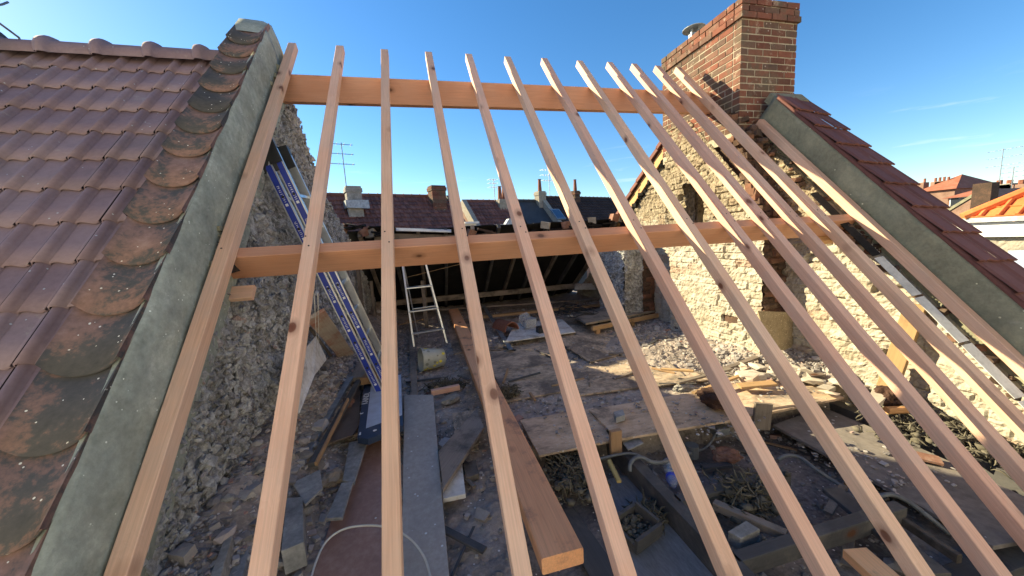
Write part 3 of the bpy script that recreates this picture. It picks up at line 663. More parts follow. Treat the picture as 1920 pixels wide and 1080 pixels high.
# pale folded membrane strips on wall top beside last rafter
k=0
D=-1.25
while D<1.9:
    ln=.40
    poly_slab('membrane_strip',[slope_pt(3.765,D,-.12),slope_pt(3.84,D,-.10),slope_pt(3.84,D+ln,-.10),slope_pt(3.765,D+ln,-.12)],.004,FOIL if D<1.2 else TAR,'pale strip of roof membrane in the row along the right wall top' if D<1.2 else 'dark strip of roof membrane in the row along the right wall top','membrane strip','pale membrane strips along the right wall' if D<1.2 else 'dark membrane strips along the right wall',norm=NW)
    D+=.42
# ================================================================== BACK ROOF REMNANT
SB=math.atan2(1.85,2.7)
def back(x,s,off=0):   # s metres down the back slope from its broken top edge at y=6.5 z=.2
    return Vector((x,6.5+s*math.cos(SB)-off*-math.sin(SB)*1., .2-s*math.sin(SB)+off*math.cos(SB)))
bk=empty('roof_remnant',(1.3,8,-.8),'dark unstripped back slope of the roof seen from inside','roof')
mb=MB(); top=[]
xs=np.linspace(-1.25,3.9,70)
tops_=[float(-.06+.10*fbm(np.array(x*2.1),np.array(1.),3,5)+(.14 if -.9<x<-.45 else 0)*-1) for x in xs]
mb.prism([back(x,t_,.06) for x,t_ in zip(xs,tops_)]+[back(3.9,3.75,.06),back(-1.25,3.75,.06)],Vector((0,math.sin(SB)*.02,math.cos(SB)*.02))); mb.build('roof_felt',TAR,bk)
for i in range(11):
    x=-1.05+i*.48
    beam('old_rafter',back(x,3.2,.055),back(x,-.03+rnd.uniform(-.05,.02),.055),.06,.09,Vector((0,math.sin(SB),math.cos(SB))),Wd if i%2 else Wo,parent=bk,bow=.01)
mb=MB()
def Pb(u,v,h):
    p=back(-1.25+u,3.2-v,.12+h); return p
tile_field(mb,Pb,.21,.3,24,10,prof_roll,n=8,jit=.008,skip=lambda c,r:(r==9 and rnd.random()<.35))
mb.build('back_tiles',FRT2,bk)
# board with pale membrane on the broken edge
p0=ay(702,437,6.5); p1=ay(868,441,6.5)
beam('edge_board',p0,p1,.05,.13,EZ,Wo,'long weathered board lying on the broken edge of the back roof','board')
poly_slab('membrane_strip',[ay(742,427,6.52),ay(846,430,6.52),ay(846,435,6.42),ay(742,432,6.42)],.012,FOIL,'narrow pale membrane strip lying on the weathered edge board','membrane strip')
chunks=[(682,436),(697,438),(884,437),(1022,424),(1062,423),(1110,415),(1152,409),(1164,411),(640,428)]
for i,(a,b) in enumerate(chunks):
    mb=MB(); c=ay(a,b,6.5); mb.box(c,(.16,.14,.13),Matrix.Rotation(rnd.uniform(-.5,.5),3,'Y')@Matrix.Rotation(rnd.uniform(-.6,.6),3,'Z'),jit=.02)
    tag(mb.build('brick_chunk',MOR if i%2 else PINKB,None,False,c),'%s broken %s chunk on the back roof edge, number %s from the left'%('pale','mortar' if i%2 else 'brick',['two','three','four','five','six','seven','eight','nine','one'][i]),'rubble','chunks on the broken back roof edge')
for i,(a,b,w) in enumerate([(655,424,.34),(715,434,.12),(905,433,.3),(1000,432,.2),(1046,428,.3),(1087,420,.36),(1125,418,.34)]):
    mb=MB(); c=ay(a,b+4,6.48)
    for j in range(4): mb.box(c+Vector((rnd.uniform(-w/2,w/2),rnd.uniform(-.05,.05),rnd.uniform(-.03,.05))),(.24,.2,.03),Matrix.Rotation(rnd.uniform(-.3,.3),3,'Y')@Matrix.Rotation(rnd.uniform(-.4,.4),3,'Z'),jit=.01)
    tag(mb.build('tile_pile',TAR if i!=2 else FRT2,None,False,c),'heap of dark broken tiles on the back roof edge','broken tiles','dark tile heaps on the back roof edge')
# wall plate and low boarding at the foot of the back slope
beam('wall_plate',(-1.2,8.55,-1.25),(3.85,8.55,-1.25),.12,.12,EZ,Wo,'long old wall plate at the foot of the dark back slope','beam')
beam('old_board',az(760,583,-1.5),az(1150,557,-1.5),.14,.03,EZ,Wo,'long brown board lying across the back of the attic floor, furthest of the two','board')
beam('old_board',az(905,592,-1.52),az(1150,567,-1.52),.10,.05,EZ,Wt,'long tan timber lying across the back of the floor behind the terracotta tile','board')
tag(poly_slab('insulation_sheet',[ay(1078,532,7.9),ay(1120,531,7.9),ay(1120,543,7.7),ay(1078,543,7.7)],.03,WHT,norm=(0,-1,.3)),'pale oblong sheet lying in the dark under the back slope','sheet')
# right back stone pier and raised ledge
pr=empty('stone_pier',(3.5,5.6,FZ),'shaded rubble pier in the far right corner','pier')
relief('pier_face',(3.32,5.5,-1.95),(1,0,0),(0,0,1),(0,-1,0),.36,2.2,.02,rubble_fn(71,9.,.05),lambda u,v:v<1.95-.12,RUB,pr)
relief('pier_side',(3.32,5.5,-1.95),(0,1,0),(0,0,1),(-1,0,0),.9,2.2,.02,rubble_fn(73,9.,.05),lambda u,v:v<1.95-.12,RUB,pr)
relief('pier_brick_edge',(3.66,5.47,-1.95),(1,0,0),(0,0,1),(0,-1,0),.24,2.2,.02,brick_fn(75,amp=.04,bw=.2,bh=.075),lambda u,v:v<1.95-.12,BRKS,pr)  # edge coloured darker because the pier stands in shade
mb=MB(); mb.prism([(3.36,5.54,-2),(3.9,5.54,-2),(3.9,5.54,-.15),(3.36,5.54,-.15)],(0,.85,0)); mb.build('pier_core',STN,pr)
pslab('ledge_board',[(1098,606),(1256,577),(1225,566),(1070,585)],-1.42,.035,Wo,'dusty raised board forming a ledge before the far right pier','board')
a,b_=az(1110,612,-1.46),az(1250,584,-1.46)
beam('ledge_joist',a,b_,.05,.07,EZ,Wt,'orange-brown joist under the raised ledge board','joist')
beam('ledge_post',Vector((a.x+.15,a.y+.05,-1.53)),Vector((a.x+.15,a.y+.05,-1.72)),.07,.07,EX,Wt,'left short post carrying the raised ledge','post','short posts under the ledge')
beam('ledge_post',Vector((a.x*.45+b_.x*.55,a.y*.45+b_.y*.55+.05,-1.53)),Vector((a.x*.45+b_.x*.55,a.y*.45+b_.y*.55+.05,-1.72)),.07,.07,EX,Wt,'right short post carrying the raised ledge','post','short posts under the ledge')

# ================================================================== FLOOR BOARDS
S_='structure'
pslab('plywood_sheet',[(1056,646),(1106,678),(1200,656),(1088,592),(1042,598)],-1.60,.018,PLYd,'dusty plywood sheet in front of the raised ledge, furthest back of the sheets','plywood')
pslab('plywood_sheet',[(1070,743),(1287,713),(1205,668),(1045,694)],-1.618,.018,PLYd,'dirt-strewn plywood sheet between the ledge sheet and the long strip','plywood')
pslab('plywood_sheet',[(975,787),(1112,765),(1148,826),(1011,854)],-1.585,.018,PLY,'pinkish plywood piece under the tip of the big reddish beam','plywood')
pslab('plywood_sheet',[(1104,768),(1311,733),(1400,715),(1515,713),(1583,745),(1369,788),(1160,823)],-1.56,.02,PLY,'long clean plywood strip crossing the floor, carrying the rusty clod','plywood')
pslab('plywood_sheet',[(925,700),(1040,682),(1075,730),(950,752)],-1.622,.018,PLYd,'worn plywood piece beside the middle of the big reddish beam','plywood')
pslab('chipboard_panel',[(1449,796),(1543,763),(1715,835),(1821,883),(1990,965),(1990,1000),(1863,1024)],-1.70,.025,Wd and rough_mat('dark_dusty_panel',[(0,(.10,.09,.082)),(.5,(.20,.178,.162)),(1,(.30,.27,.245))],1.8,18,.8,.2,.004,flecks=((.5,.5,.5),.965),fscale=26),'wide dark dusty panel lying at the right, corner near the frame edge','panel')
pslab('laminate_board',[(758,740),(812,740),(845,1110),(752,1110)],-1.54,.028,LAMG,'long grey-brown laminate board reaching the bottom edge','board')
pslab('laminate_board',[(680,802),(722,793),(728,1110),(575,1110)],-1.585,.028,LAMB,'wide dark brown board under the cable loop','board')
pslab('brown_panel',[(612,832),(662,815),(674,797),(676,722),(650,735)],-1.44,.012,rough_mat('brown_hardboard',[(0,(.10,.075,.06)),(1,(.17,.13,.105))],2,20,.7,.1,.002),'thin brown hardboard piece left of the navy package','board')
pslab('old_plank',[(893,766),(908,800),(831,917),(822,846)],-1.50,.03,Wo,'short brown plank lying askew beside the grey-brown board','board')
pslab('white_slab',[(866,866),(873,926),(831,935),(826,905)],-1.56,.03,WHT,'pale square slab poking out under the askew plank','slab')
pslab('old_plank',[(767,618),(779,618),(783,742),(771,742)],-1.58,.03,Wo,'narrow brown plank between the stepladder and grey-brown board','board')
pslab('white_board',[(948,641),(1079,622),(1054,598),(965,606)],-1.55,.015,WHT,'white dusty board carrying the clear tub','board')
beam('pine_offcut',az(808,732,-1.55),az(861,721,-1.55),.055,.055,EZ,Wn,'short pink pine offcut behind the grey-brown board','timber offcut')
for q,z_,lab in [([(905,656),(1040,642),(1068,676),(925,700)],-1.628,'dark worn floor sheet below the metal profile'),([(838,602),(905,594),(925,650),(850,664)],-1.632,'dark worn floor sheet right of the stepladder'),
   ([(1190,700),(1290,690),(1330,712),(1225,724)],-1.60,'small broken board before the right rubble'),([(848,775),(893,768),(897,840),(856,850)],-1.63,'dark broken board behind the askew plank'),([(1420,745),(1500,738),(1540,752),(1440,765)],-1.545,'loose thin board on the right end of the long plywood strip')]:
    pslab('broken_board',q,z_,.014,PLYd,lab,'board',rag=.008)
# big beam
zb=-1.44
e0=az(1055,1037,zb); e1=az(850,579,zb)
beam('timber_beam',e1,e0,.205,.085,EZ,Wb,'big reddish stained beam lying diagonally on the floor','beam',ch=.006)
# dark planks of the lower deck, left of centre
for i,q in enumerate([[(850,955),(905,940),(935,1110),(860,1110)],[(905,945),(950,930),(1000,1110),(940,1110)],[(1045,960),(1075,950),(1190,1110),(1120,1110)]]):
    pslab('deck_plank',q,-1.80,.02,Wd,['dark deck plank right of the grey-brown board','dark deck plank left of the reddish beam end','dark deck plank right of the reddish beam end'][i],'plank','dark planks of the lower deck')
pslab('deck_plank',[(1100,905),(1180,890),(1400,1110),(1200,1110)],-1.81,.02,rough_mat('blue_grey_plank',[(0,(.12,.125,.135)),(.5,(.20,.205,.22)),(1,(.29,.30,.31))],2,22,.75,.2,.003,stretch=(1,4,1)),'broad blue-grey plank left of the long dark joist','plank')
# joists
def joist_y(px,py,y0,y1,z,w=.09,h=.16,lab='',mat=Wd):
    p=az(px,py,z); beam('floor_joist',(p.x,y0,z),(p.x,y1,z),w,h,EZ,mat,lab,'joist','exposed floor joists')
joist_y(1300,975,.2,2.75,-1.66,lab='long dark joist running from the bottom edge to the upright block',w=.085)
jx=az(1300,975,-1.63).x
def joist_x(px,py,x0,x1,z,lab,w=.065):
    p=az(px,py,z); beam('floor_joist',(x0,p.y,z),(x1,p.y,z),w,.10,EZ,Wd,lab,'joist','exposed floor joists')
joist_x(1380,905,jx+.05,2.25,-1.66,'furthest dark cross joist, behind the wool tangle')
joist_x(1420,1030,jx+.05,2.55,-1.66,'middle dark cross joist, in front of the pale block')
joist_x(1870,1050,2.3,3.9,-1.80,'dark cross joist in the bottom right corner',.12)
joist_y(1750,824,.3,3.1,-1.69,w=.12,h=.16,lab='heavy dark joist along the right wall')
beam('old_plank',az(1560,915,-1.72),az(1760,1075,-1.72),.12,.03,EZ,Wd,'dark plank lying below the dusty panel','plank')
beam('old_plank',az(1655,945,-1.72),az(1800,1040,-1.72),.03,.05,EZ,Wo,'thin old lath beside the dusty panel edge','lath')
beam('old_plank',az(1339,939,-1.68),az(1475,997,-1.66),.05,.05,EZ,Wo,'old brown batten under the wool tangle','batten')
beam('old_plank',az(1552,960,-1.74),az(1582,910,-1.74),.045,.02,EZ,Wo,'short grey lath right of the wool tangle','lath')
beam('old_plank',az(1317,874,-1.78),az(1370,868,-1.78),.05,.03,EZ,Wd,'short dark stick below the junction box','stick')
beam('old_plank',az(1680,843,-1.66),az(1765,862,-1.665),.10,.02,EZ,PINKB,'reddish thin slat on the dusty panel by the wall joist','slat')
beam('tan_pole',az(1662,764,-1.5),az(1738,761,-1.52),.05,.05,EZ,Wy,'short pale round-edged pole at the foot of the right wall','pole',ch=.02)
# uprights and blocks
def block(name,px,z,th,mat,lab,cat='block',**k): return pslab(name,px,z,th,mat,lab,cat,**k)
block('stone_block',[(537,934),(567,931),(570,1016),(527,1034)],-1.40,.13,SLT,'grey squared stone block beside the second rafter')
block('kerb_stone',[(424,1000),(436,1004),(412,1085),(392,1085)],-1.33,.10,STN,'pale granite-like kerb piece in the bottom left','kerb stone')
block('kerb_stone',[(455,1010),(472,1010),(452,1090),(425,1090)],-1.42,.05,SLT,'flat grey slate piece right of the kerb','slate')
block('slate_piece',[(655,830),(690,822),(664,905),(642,900)],-1.49,.02,SLT,'upper long grey slate left of the dark brown board','slate')
block('slate_piece',[(640,905),(662,903),(642,970),(611,972)],-1.49,.02,SLT,'lower long grey slate left of the dark brown board','slate')
block('slate_piece',[(548,905),(600,880),(605,915),(572,946)],-1.42,.015,SLT,'curved slate piece above the grey stone block','slate')
block('concrete_block',[(1365,996),(1399,976),(1425,992),(1389,1010)],-1.66,.07,STN,'pale square block below the wool tangle')
beam('pine_offcut',az(1603,1028,-1.62),az(1668,1085,-1.62),.12,.05,EZ,Wb,'reddish pine offcut at the bottom right between rafters','timber offcut')
p=ay(1157,853,az(1157,853,-1.66).y); beam('upright_block',p,Vector((p.x,p.y,p.z+.19)),.09,.035,(0,-1,0),Wt,'small upright wood block at the near edge of the plywood','block')
p=az(1428,806,-1.66); beam('upright_block',p,Vector((p.x+.02,p.y,p.z+.22)),.13,.03,(-.4,-1,0),Wo,'dark upright board stub beside the dusty panel','block')
block('slate_piece',[(1168,830),(1196,819),(1207,830),(1178,843)],-1.60,.012,SLT,'small grey flake beside the upright wood block','slate')
beam('yellow_stick',az(1142,862,-1.6),az(1161,901,-1.62),.03,.02,EZ,rough_mat('yellow_wood',[(0,(.34,.26,.09)),(1,(.5,.4,.18))],5,30,.7,.2,.002),'short yellow stick below the upright wood block','stick')
block('grey_offcut',[(893,898),(910,896),(917,920),(902,924)],-1.66,.06,Wd,'small grey offcut poking from under the deck by the beam')
block('grey_offcut',[(868,870),(892,862),(898,888),(874,896)],-1.60,.04,Wo,'brown wood scrap right of the pale square slab')
beam('grey_offcut',az(900,1062,-1.72),az(905,1110,-1.72),.04,.03,EZ,Wo,'small upright grey batten at the bottom edge','batten')
# broken wooden box
bx=empty('wooden_box',az(1192,990,-1.78),'small broken open wooden box with debris inside','box')
c=az(1192,985,-1.73); RZ=Matrix.Rotation(.32,3,'Z')@Matrix.Rotation(.08,3,'X')
for nm,o_,s_ in [('box_side',(0,-.09,0),(.22,.02,.07)),('box_side',(.02,.09,.0),(.19,.02,.06)),('box_side',(-.10,0,-.02),(.02,.16,.035)),('box_side',(.10,0,.0),(.02,.16,.10)),('box_bottom',(0,0,-.045),(.22,.2,.015))]:
    mb=MB(); mb.box(c+RZ@Vector(o_),s_,RZ); mb.build(nm,Wd,bx)
mb=MB()
for k in range(260): mb.rock(c+RZ@Vector((rnd.uniform(-.1,.1),rnd.uniform(-.07,.07),rnd.uniform(-.05,.0))),rnd.uniform(.005,.016))
mb.build('box_debris',WOOL,bx)
# rusty clod
def lump(name,c,r,sq,mat,lab,cat='rubble',group=None,sd=0):
    import bmesh
    bm=bmesh.new(); bmesh.ops.create_icosphere(bm,subdivisions=4,radius=1)
    for v in bm.verts:
        p=v.co.copy(); k=1+.35*mnoise.noise(p*1.6+Vector((sd,0,0)))+.16*mnoise.noise(p*5+Vector((sd,3,0)))+.08*mnoise.noise(p*12)
        v.co=Vector((p.x*sq[0],p.y*sq[1],p.z*sq[2]))*r*k
    me=bpy.data.meshes.new(name); bm.to_mesh(me); bm.free(); me.materials.append(mat)
    o=bpy.data.objects.new(name,me); COL.objects.link(o); o.location=c; o.rotation_euler.z=sd
    return tag(o,lab,cat,group)
lump('rusty_clod',az(1345,748,-1.47),.12,(1.25,.9,.7),RUST,'rusty brown clod lying on the long plywood strip',sd=2)
lump('stone_lump',az(1283,727,-1.57),.07,(1.6,.8,.6),STN,'pale rounded stone behind the long plywood strip',sd=3)
lump('stone_lump',az(623,896,-1.54),.06,(1.5,1,.8),DEBL,'pale mortar lump between the slates',sd=4)
lump('stone_lump',az(573,748,-1.43),.085,(1.3,.9,.7),STN,'brownish rounded stone by the string',sd=5)
lump('stone_lump',az(1405,1010,-1.75),.05,(1.3,.9,.7),STN,'small stone under the pale square block',sd=6)
lump('stone_lump',az(845,748,-1.6),.07,(1.5,1,.5),STN,'flat grey stone by the pink pine offcut',sd=7)
lump('brick_piece',az(652,755,-1.43),.06,(1.7,.8,.6),PINKB,'red brick fragment on the brown hardboard',sd=8)
lump('brick_piece',az(1362,853,-1.76),.085,(1.2,.9,.6),PINKB,'broken brick lump below the junction box',sd=9)
lump('brick_piece',az(655,668,-1.42),.07,(1,1,.8),RUST,'reddish round clod at the foot of the mortar-stained plank',sd=10)
lump('stone_lump',az(936,650,-1.6),.07,(1.1,1,.7),DEBL,'pale stone beside the metal profile',sd=11)
# pieces on the plywood
block('stone_block',[(1150,772),(1168,767),(1172,778),(1155,783)],-1.50,.05,SLT,'small grey cube on the plywood near the upright block')
# right side rubble: larger lit flakes
for i in range(26):
    px=rnd.uniform(1385,1600); py=rnd.uniform(668,705)+(px-1385)*.24*rnd.uniform(.3,1)
    c=az(px,py,-1.50); mb=MB(); mb.rock(c,rnd.uniform(.05,.11),(1.3,.9,.45))
    tag(mb.build('plaster_chunk',DEBL,None,False,c),'pale broken plaster chunk in the sunlit heap at the foot of the right wall','rubble','sunlit plaster chunks by the right wall')
for i,(a,b,w) in enumerate([((1270,716),(1370,690),.05),((1300,735),(1395,700),.04),((1330,700),(1420,668),.06),((1385,722),(1452,716),.10),((1470,708),(1545,700),.06),((1240,690),(1300,694),.04)]):
    beam('splintered_lath',az(*a,-1.50),az(*b,-1.47),w,.02,EZ,[Wo,Wt][i%2],['lowest splintered lath in the right heap','long splintered lath leaning across the right heap','upper splintered lath in the right heap','thick grey splintered piece behind the plywood strip','pale splintered lath under the speckled board','small splintered lath at the left of the right heap'][i],'lath','splintered laths in the right heap')
lump('stone_lump',az(1665,742,-1.5),.14,(1.3,.7,.5),RUST,'dark mossy clod at the foot of the leaning lit board',sd=13)
block('stone_block',[(1637,727),(1662,745),(1645,760),(1628,745)],-1.46,.04,DEBL,'pale flat stone at the foot of the leaning lit board')
# left heap rubble
for i in range(34):
    t=rnd.random(); x=rnd.uniform(-1.15,-.62); y=rnd.uniform(1.7,4.4)
    z=FZ+float(heap(np.array(x),np.array(y)))+.03
    mb=MB(); c=Vector((x,y,z)); mb.rock(c,rnd.uniform(.03,.065),(1.2,.9,.55))
    tag(mb.build('rubble_chunk',DEB if i%3 else STN,None,False,c),'grey broken chunk in the rubble heap along the left gable','rubble','rubble chunks along the left gable')
for i,(a,b) in enumerate([(628,655),(632,672),(605,690),(632,690),(600,705),(640,655),(590,735)]):
    c=az(a,b,-1.40); mb=MB(); mb.rock(c,.11,(1.5,.8,.5)); tag(mb.build('rubble_chunk',STN,None,False,c),'large grey stone flake below the mortar-stained plank','rubble','large stone flakes under the stained plank')
for i in range(46):
    x=rnd.uniform(-.6,3.2); y=rnd.uniform(1.1,6.2)
    if (cav_y(np.array(x))-y)>0: z=FZ-.185
    else: z=FZ+float(heap(np.array(x),np.array(y)))+.03
    ang=rnd.uniform(0,3.1); ln=rnd.uniform(.12,.45); d=Vector((math.cos(ang),math.sin(ang),rnd.uniform(-.08,.12)))*ln; p=Vector((x,y,z+.01))
    beam('wood_scrap',p,p+d,rnd.uniform(.015,.05),rnd.uniform(.006,.02),(rnd.uniform(-.3,.3),0,1),[Wo,Wt,Wd,Wo][i%4],'small splintered wood scrap lying loose in the attic floor dirt','wood scrap','wood scraps strewn over the attic floor')
# fine debris: uncountable
mb=MB()
def fits(x,y): return True
for k in range(24000):
    r=rnd.random()
    if r<.34: x=-1.2+abs(rnd.gauss(0,.35)); y=rnd.uniform(.8,6)
    elif r<.62: x=3.9-abs(rnd.gauss(0,.55)); y=rnd.uniform(.9,5.5)
    else: x=rnd.uniform(-1.2,3.9); y=rnd.uniform(.7,8)
    if x<-1.2 or x>3.88 or (x>3.6 and 3.1<y<4.7): continue
    low=float(cav_y(np.array(x)))-y
    z=FZ+float(heap(np.array(x),np.array(y))) if low<0 else FZ-.21
    s=min(.045,.004+abs(rnd.gauss(0,.007))*(3 if rnd.random()<.06 else 1))
    mb.rock((x,y,z+rnd.uniform(-.012,.012)+s*.2),s*1.15,(1.15,.9,.7))
tag(mb.build('loose_debris',DEB),'fine loose rubble and dust strewn over the attic floor','debris',kind='stuff')
mb=MB()
for (a,b,zz) in [(1100,800,-1.575),(1350,800,-1.54),(1120,700,-1.585),(1130,640,-1.565),(1240,760,-1.555),(1480,740,-1.555),(1600,850,-1.695),(1700,900,-1.695)]:
    for k in range(70):
        c=az(a+rnd.gauss(0,45),b+rnd.gauss(0,14),zz+.008); s=abs(rnd.gauss(0,.007))+.003; mb.rock(c,s,(1.3,.9,.5))
tag(mb.build('board_crumbs',DEB),'crumbs and grit scattered on the plywood sheets','debris',kind='stuff')
# ================================================================== LEFT CORNER: planks, panel, profiles
def lean(name,pt,pb,w,th,mat,lab,cat,up=(1,-.6,.4),**k): return beam(name,pb,pt,w,th,up,mat,lab,cat,**k)
lean('stained_plank',ax(593,592,-1.00),az(653,671,-1.38),.17,.03,Wr,'pale plank stained with red mortar leaning in the left corner','board',up=-ax(623,631,-.9))
lean('grey_plank',ax(583,618,-1.10),az(634,684,-1.48),.03,.03,Wo,'narrow plank edge behind the mortar-stained plank','board',up=-ax(613,646,-.9))
poly_slab('wall_sheet',[ax(560,668,-.98),ax(593,630,-1.05),ax(613,674,-.98),ax(590,704,-.93),ax(562,775,-.90)],.012,WHT,'pale plaster panel leaning behind the second rafter','panel',norm=(1,-.2,.2))
prof_=[((633,724),(548,822),.035,.02,Wo,'leftmost dark strip in the bundle of long profiles'),((643,716),(556,838),.03,.03,Wd,'second dark strip in the bundle of long profiles'),
 ((657,706),(567,856),.06,.03,ZINC,'blue-grey metal profile in the bundle on the floor'),((672,712),(584,868),.05,.03,Wd,'wide dark profile right of the blue-grey one'),
 ((652,746),(592,866),.018,.03,Wt,'thin yellowish batten at the right of the bundle'),((640,712),(545,845),.02,.02,Wo,'thin grey lath between the dark strips')]
for i,(a,b,w,h,m,lab) in enumerate(prof_):
    beam('long_profile',az(*a,-1.34+.004*i),az(*b,-1.40+.004*i),w,h,EZ,m,lab,'profile','bundle of long profiles by the left heap')
beam('grey_plank',az(694,662,-1.34),az(668,708,-1.34),.15,.045,EZ,Wo,'grey plank end lying over the profile bundle','board')
beam('tan_block',az(709,686,-1.33),az(688,708,-1.31),.14,.07,EZ,Wt,'tan wood block beside the ladder foot','block')
# navy package
zp=-1.41
pk=empty('flooring_package',az(705,790,zp-.05),'navy and pale blue printed package with white lettering','package')
pslab('carton',[(684,711),(670,820),(690,823),(756,797),(752,700)],zp,.05,NAVY,parent=pk)
pslab('printed_panel',[(697,711),(686,803),(754,778),(752,702)],zp+.003,.002,PALEB,parent=pk)
def text_obj(s,name,p0,p1,size,mat,parent,up=EZ):
    cu=bpy.data.curves.new(name,'FONT'); cu.body=s; cu.size=size; cu.extrude=.0006
    R,_=frame_of(p0,p1,up); cu.materials.append(mat); tmp=bpy.data.objects.new(name,cu); COL.objects.link(tmp); bpy.context.view_layer.update()
    me=bpy.data.meshes.new_from_object(tmp.evaluated_get(bpy.context.evaluated_depsgraph_get())); bpy.data.objects.remove(tmp)
    if not me.materials: me.materials.append(mat)
    o=bpy.data.objects.new(name,me); COL.objects.link(o)
    o.matrix_world=Matrix.Translation(Vector(p0))@R.to_4x4()
    put(o,parent); return o
text_obj('KAINDL','lettering',az(689,757,zp+.004),az(696,722,zp+.004),.075,WTXT,pk)
mb=MB()
c=az(678,775,zp+.004); mb.prism([c+Vector(v) for v in ((-.014,.012,0),(0,.004,0),(.014,.012,0),(.014,-.006,0),(0,-.018,0),(-.014,-.006,0))],(0,0,.001))
c=az(703,807,zp+.004); mb.prism([c+Vector((math.cos(a)*.015,math.sin(a)*.015,0)) for a in [k*.52 for k in range(10)]],(0,0,.001))
c=az(675,813,zp+.004); mb.prism([c+Vector(v) for v in ((-.006,.022,0),(.004,.022,0),(.010,-.022,0),(-.006,-.022,0))],(0,0,.001))
mb.build('white_marks',WTXT,pk)
# ================================================================== EXTENSION LADDER
ld=empty('extension_ladder',az(735,750,-1.6),'aluminium extension ladder with blue printed rails leaning on the left gable','ladder')
# near rail outer face seen; top against the left gable
LT=ax(520,278,-1.10); LB=az(752,762,-1.62)
ldir=(LT-LB).normalized()
sidev=Vector((0,1,0)); sidev=(sidev-ldir*sidev.dot(ldir)).normalized()   # across the rungs (away from camera)
fn_=ldir.cross(sidev).normalized(); fn_=fn_ if fn_.x>0 else -fn_          # face normal of the climbing side
Wl=.36; LL=(LT-LB).length
def rail(nm,off,mat,length=LL,w=.07,th=.026,start=0.,parent=ld):
    p=LB+off+ldir*start; return beam(nm,p,p+ldir*(length-start),th,w,fn_,mat,parent=parent)
r1=rail('rail',Vector(),ALU); r2=rail('rail',sidev*Wl,ALU)
r3=rail('outer_rail',-fn_*.085-sidev*.012,ALU,LL*.985); r4=rail('outer_rail',-fn_*.085+sidev*(Wl+.012),ALU,LL*.985)
def film(off,st,en,w=.046,depth=.012):
    # blue film stands 1.5 mm proud of the rail side
    c0=LB+off-sidev*(.013+.0012)+ldir*st-fn_*depth; c1=c0+ldir*(en-st)
    mb=MB(); mb.prism([c0,c1,c1-fn_*w,c0-fn_*w],sidev*.0012); return mb.build('blue_film',LBLU,r1)
film(Vector(),.05,LL-.08); 
c0=LB-fn_*.085-sidev*.012; 
mb=MB(); a0=c0-sidev*(.013+.0012)-fn_*.012+ldir*.05; a1=a0+ldir*(LL*.985-.12); mb.prism([a0,a1,a1-fn_*.046,a0-fn_*.046],sidev*.0012); mb.build('blue_film',LBLU,r3)
for st,sx in ((0.,0),(.085,1)):
    mb=MB(); k=.25
    while k<LL-.2:
        c=LB-fn_*(st+.035)+ldir*k-sidev*(.0145+.012*sx); mb.tube([c,c-sidev*.002],.012,10); k+=.28
    mb.build('rung_end',DKPL,r1 if sx==0 else r3)
# printed marks along the film: the photo shows only small illegible white strokes and squares
for st,sx,pr_ in ((0.,0,r1),(.085,1,r3)):
    mb=MB(); k=.34
    while k<LL-.35:
        o0=LB+ldir*k-fn_*(st+.035)-sidev*(.0149+.012*sx); t_=0.
        mb.box(o0,(.022,.0006,.022),Matrix((ldir,sidev,fn_)).transposed())
        for q in range(9):
            t_+=rnd.uniform(.013,.018); hh=rnd.uniform(.012,.02)
            mb.box(o0+ldir*(.012+t_),(.0045,.0006,hh),Matrix((ldir,sidev,fn_)).transposed())
            if q%2: mb.box(o0+ldir*(.012+t_+.004)+fn_*rnd.choice((-.008,0,.008)),(.009,.0006,.004),Matrix((ldir,sidev,fn_)).transposed())
        k+=.30
    tag(mb.build('rail_marks',WTXT,pr_),kind='stuff')
k=.25
while k<LL-.15:
    for st in (0.,.085):
        c=LB-fn_*(st+.035)+ldir*k; b_=beam('rung',c+sidev*.012,c+sidev*(Wl-.012),.03,.03,ldir,ALU,parent=ld)
    k+=.28
for sx in (0,1):
    c=LB+ldir*(LL-.01)+sidev*(Wl*sx)-fn_*.05
    mb=MB(); mb.box(c,(.10,.05,.19),Matrix((sidev.cross(ldir),sidev,ldir)).transposed(),jit=.006); mb.build('end_cap',DKPL,ld)
mb=MB(); c=LB+ldir*(LL*.985)-fn_*.12; mb.box(c+ldir*-.05,(.14,.045,.14),Matrix((sidev.cross(ldir),sidev,ldir)).transposed(),jit=.008); mb.build('guide_bracket',DKPL,ld)
# ================================================================== STEPLADDER
sl=empty('stepladder',az(808,650,FZ),'small aluminium stepladder standing in front of the dark back slope','stepladder')
fA=az(777,655,FZ+.03); fB=az(838,643,FZ+.03)
ty=fA.y+.35; tA=ay(751,470,ty+.1); tB=ay(791,468,ty+.1)
tA.z=tB.z=(tA.z+tB.z)/2
beam('front_rail',fA,tA,.03,.05,(0,-1,.2),ALU,parent=sl); beam('front_rail',fB,tB,.03,.05,(0,-1,.2),ALU,parent=sl)
for i,t_ in enumerate((.16,.38,.62)):
    p=fA.lerp(tA,t_); q=fB.lerp(tB,t_)
    beam('tread',p,q,.085 if i<2 else .16,.022,EZ,ALU,parent=sl)
gA=fA+Vector((.05,.75,0)); gB=fB+Vector((-.05,.75,0))
beam('rear_rail',gA,tA+Vector((0,.06,0)),.02,.02,(0,1,.2),ALU,parent=sl); beam('rear_rail',gB,tB+Vector((0,.06,0)),.02,.02,(0,1,.2),ALU,parent=sl)
beam('rear_brace',gA.lerp(tA,.35),gB.lerp(tB,.35),.02,.02,EZ,ALU,parent=sl)
pq=az(800,618,-1.6); beam('old_post',Vector((pq.x,pq.y+.3,FZ)),Vector((pq.x,pq.y+.3,-.7)),.07,.07,(0,-1,0),Wo,'brown upright post behind the stepladder','post')
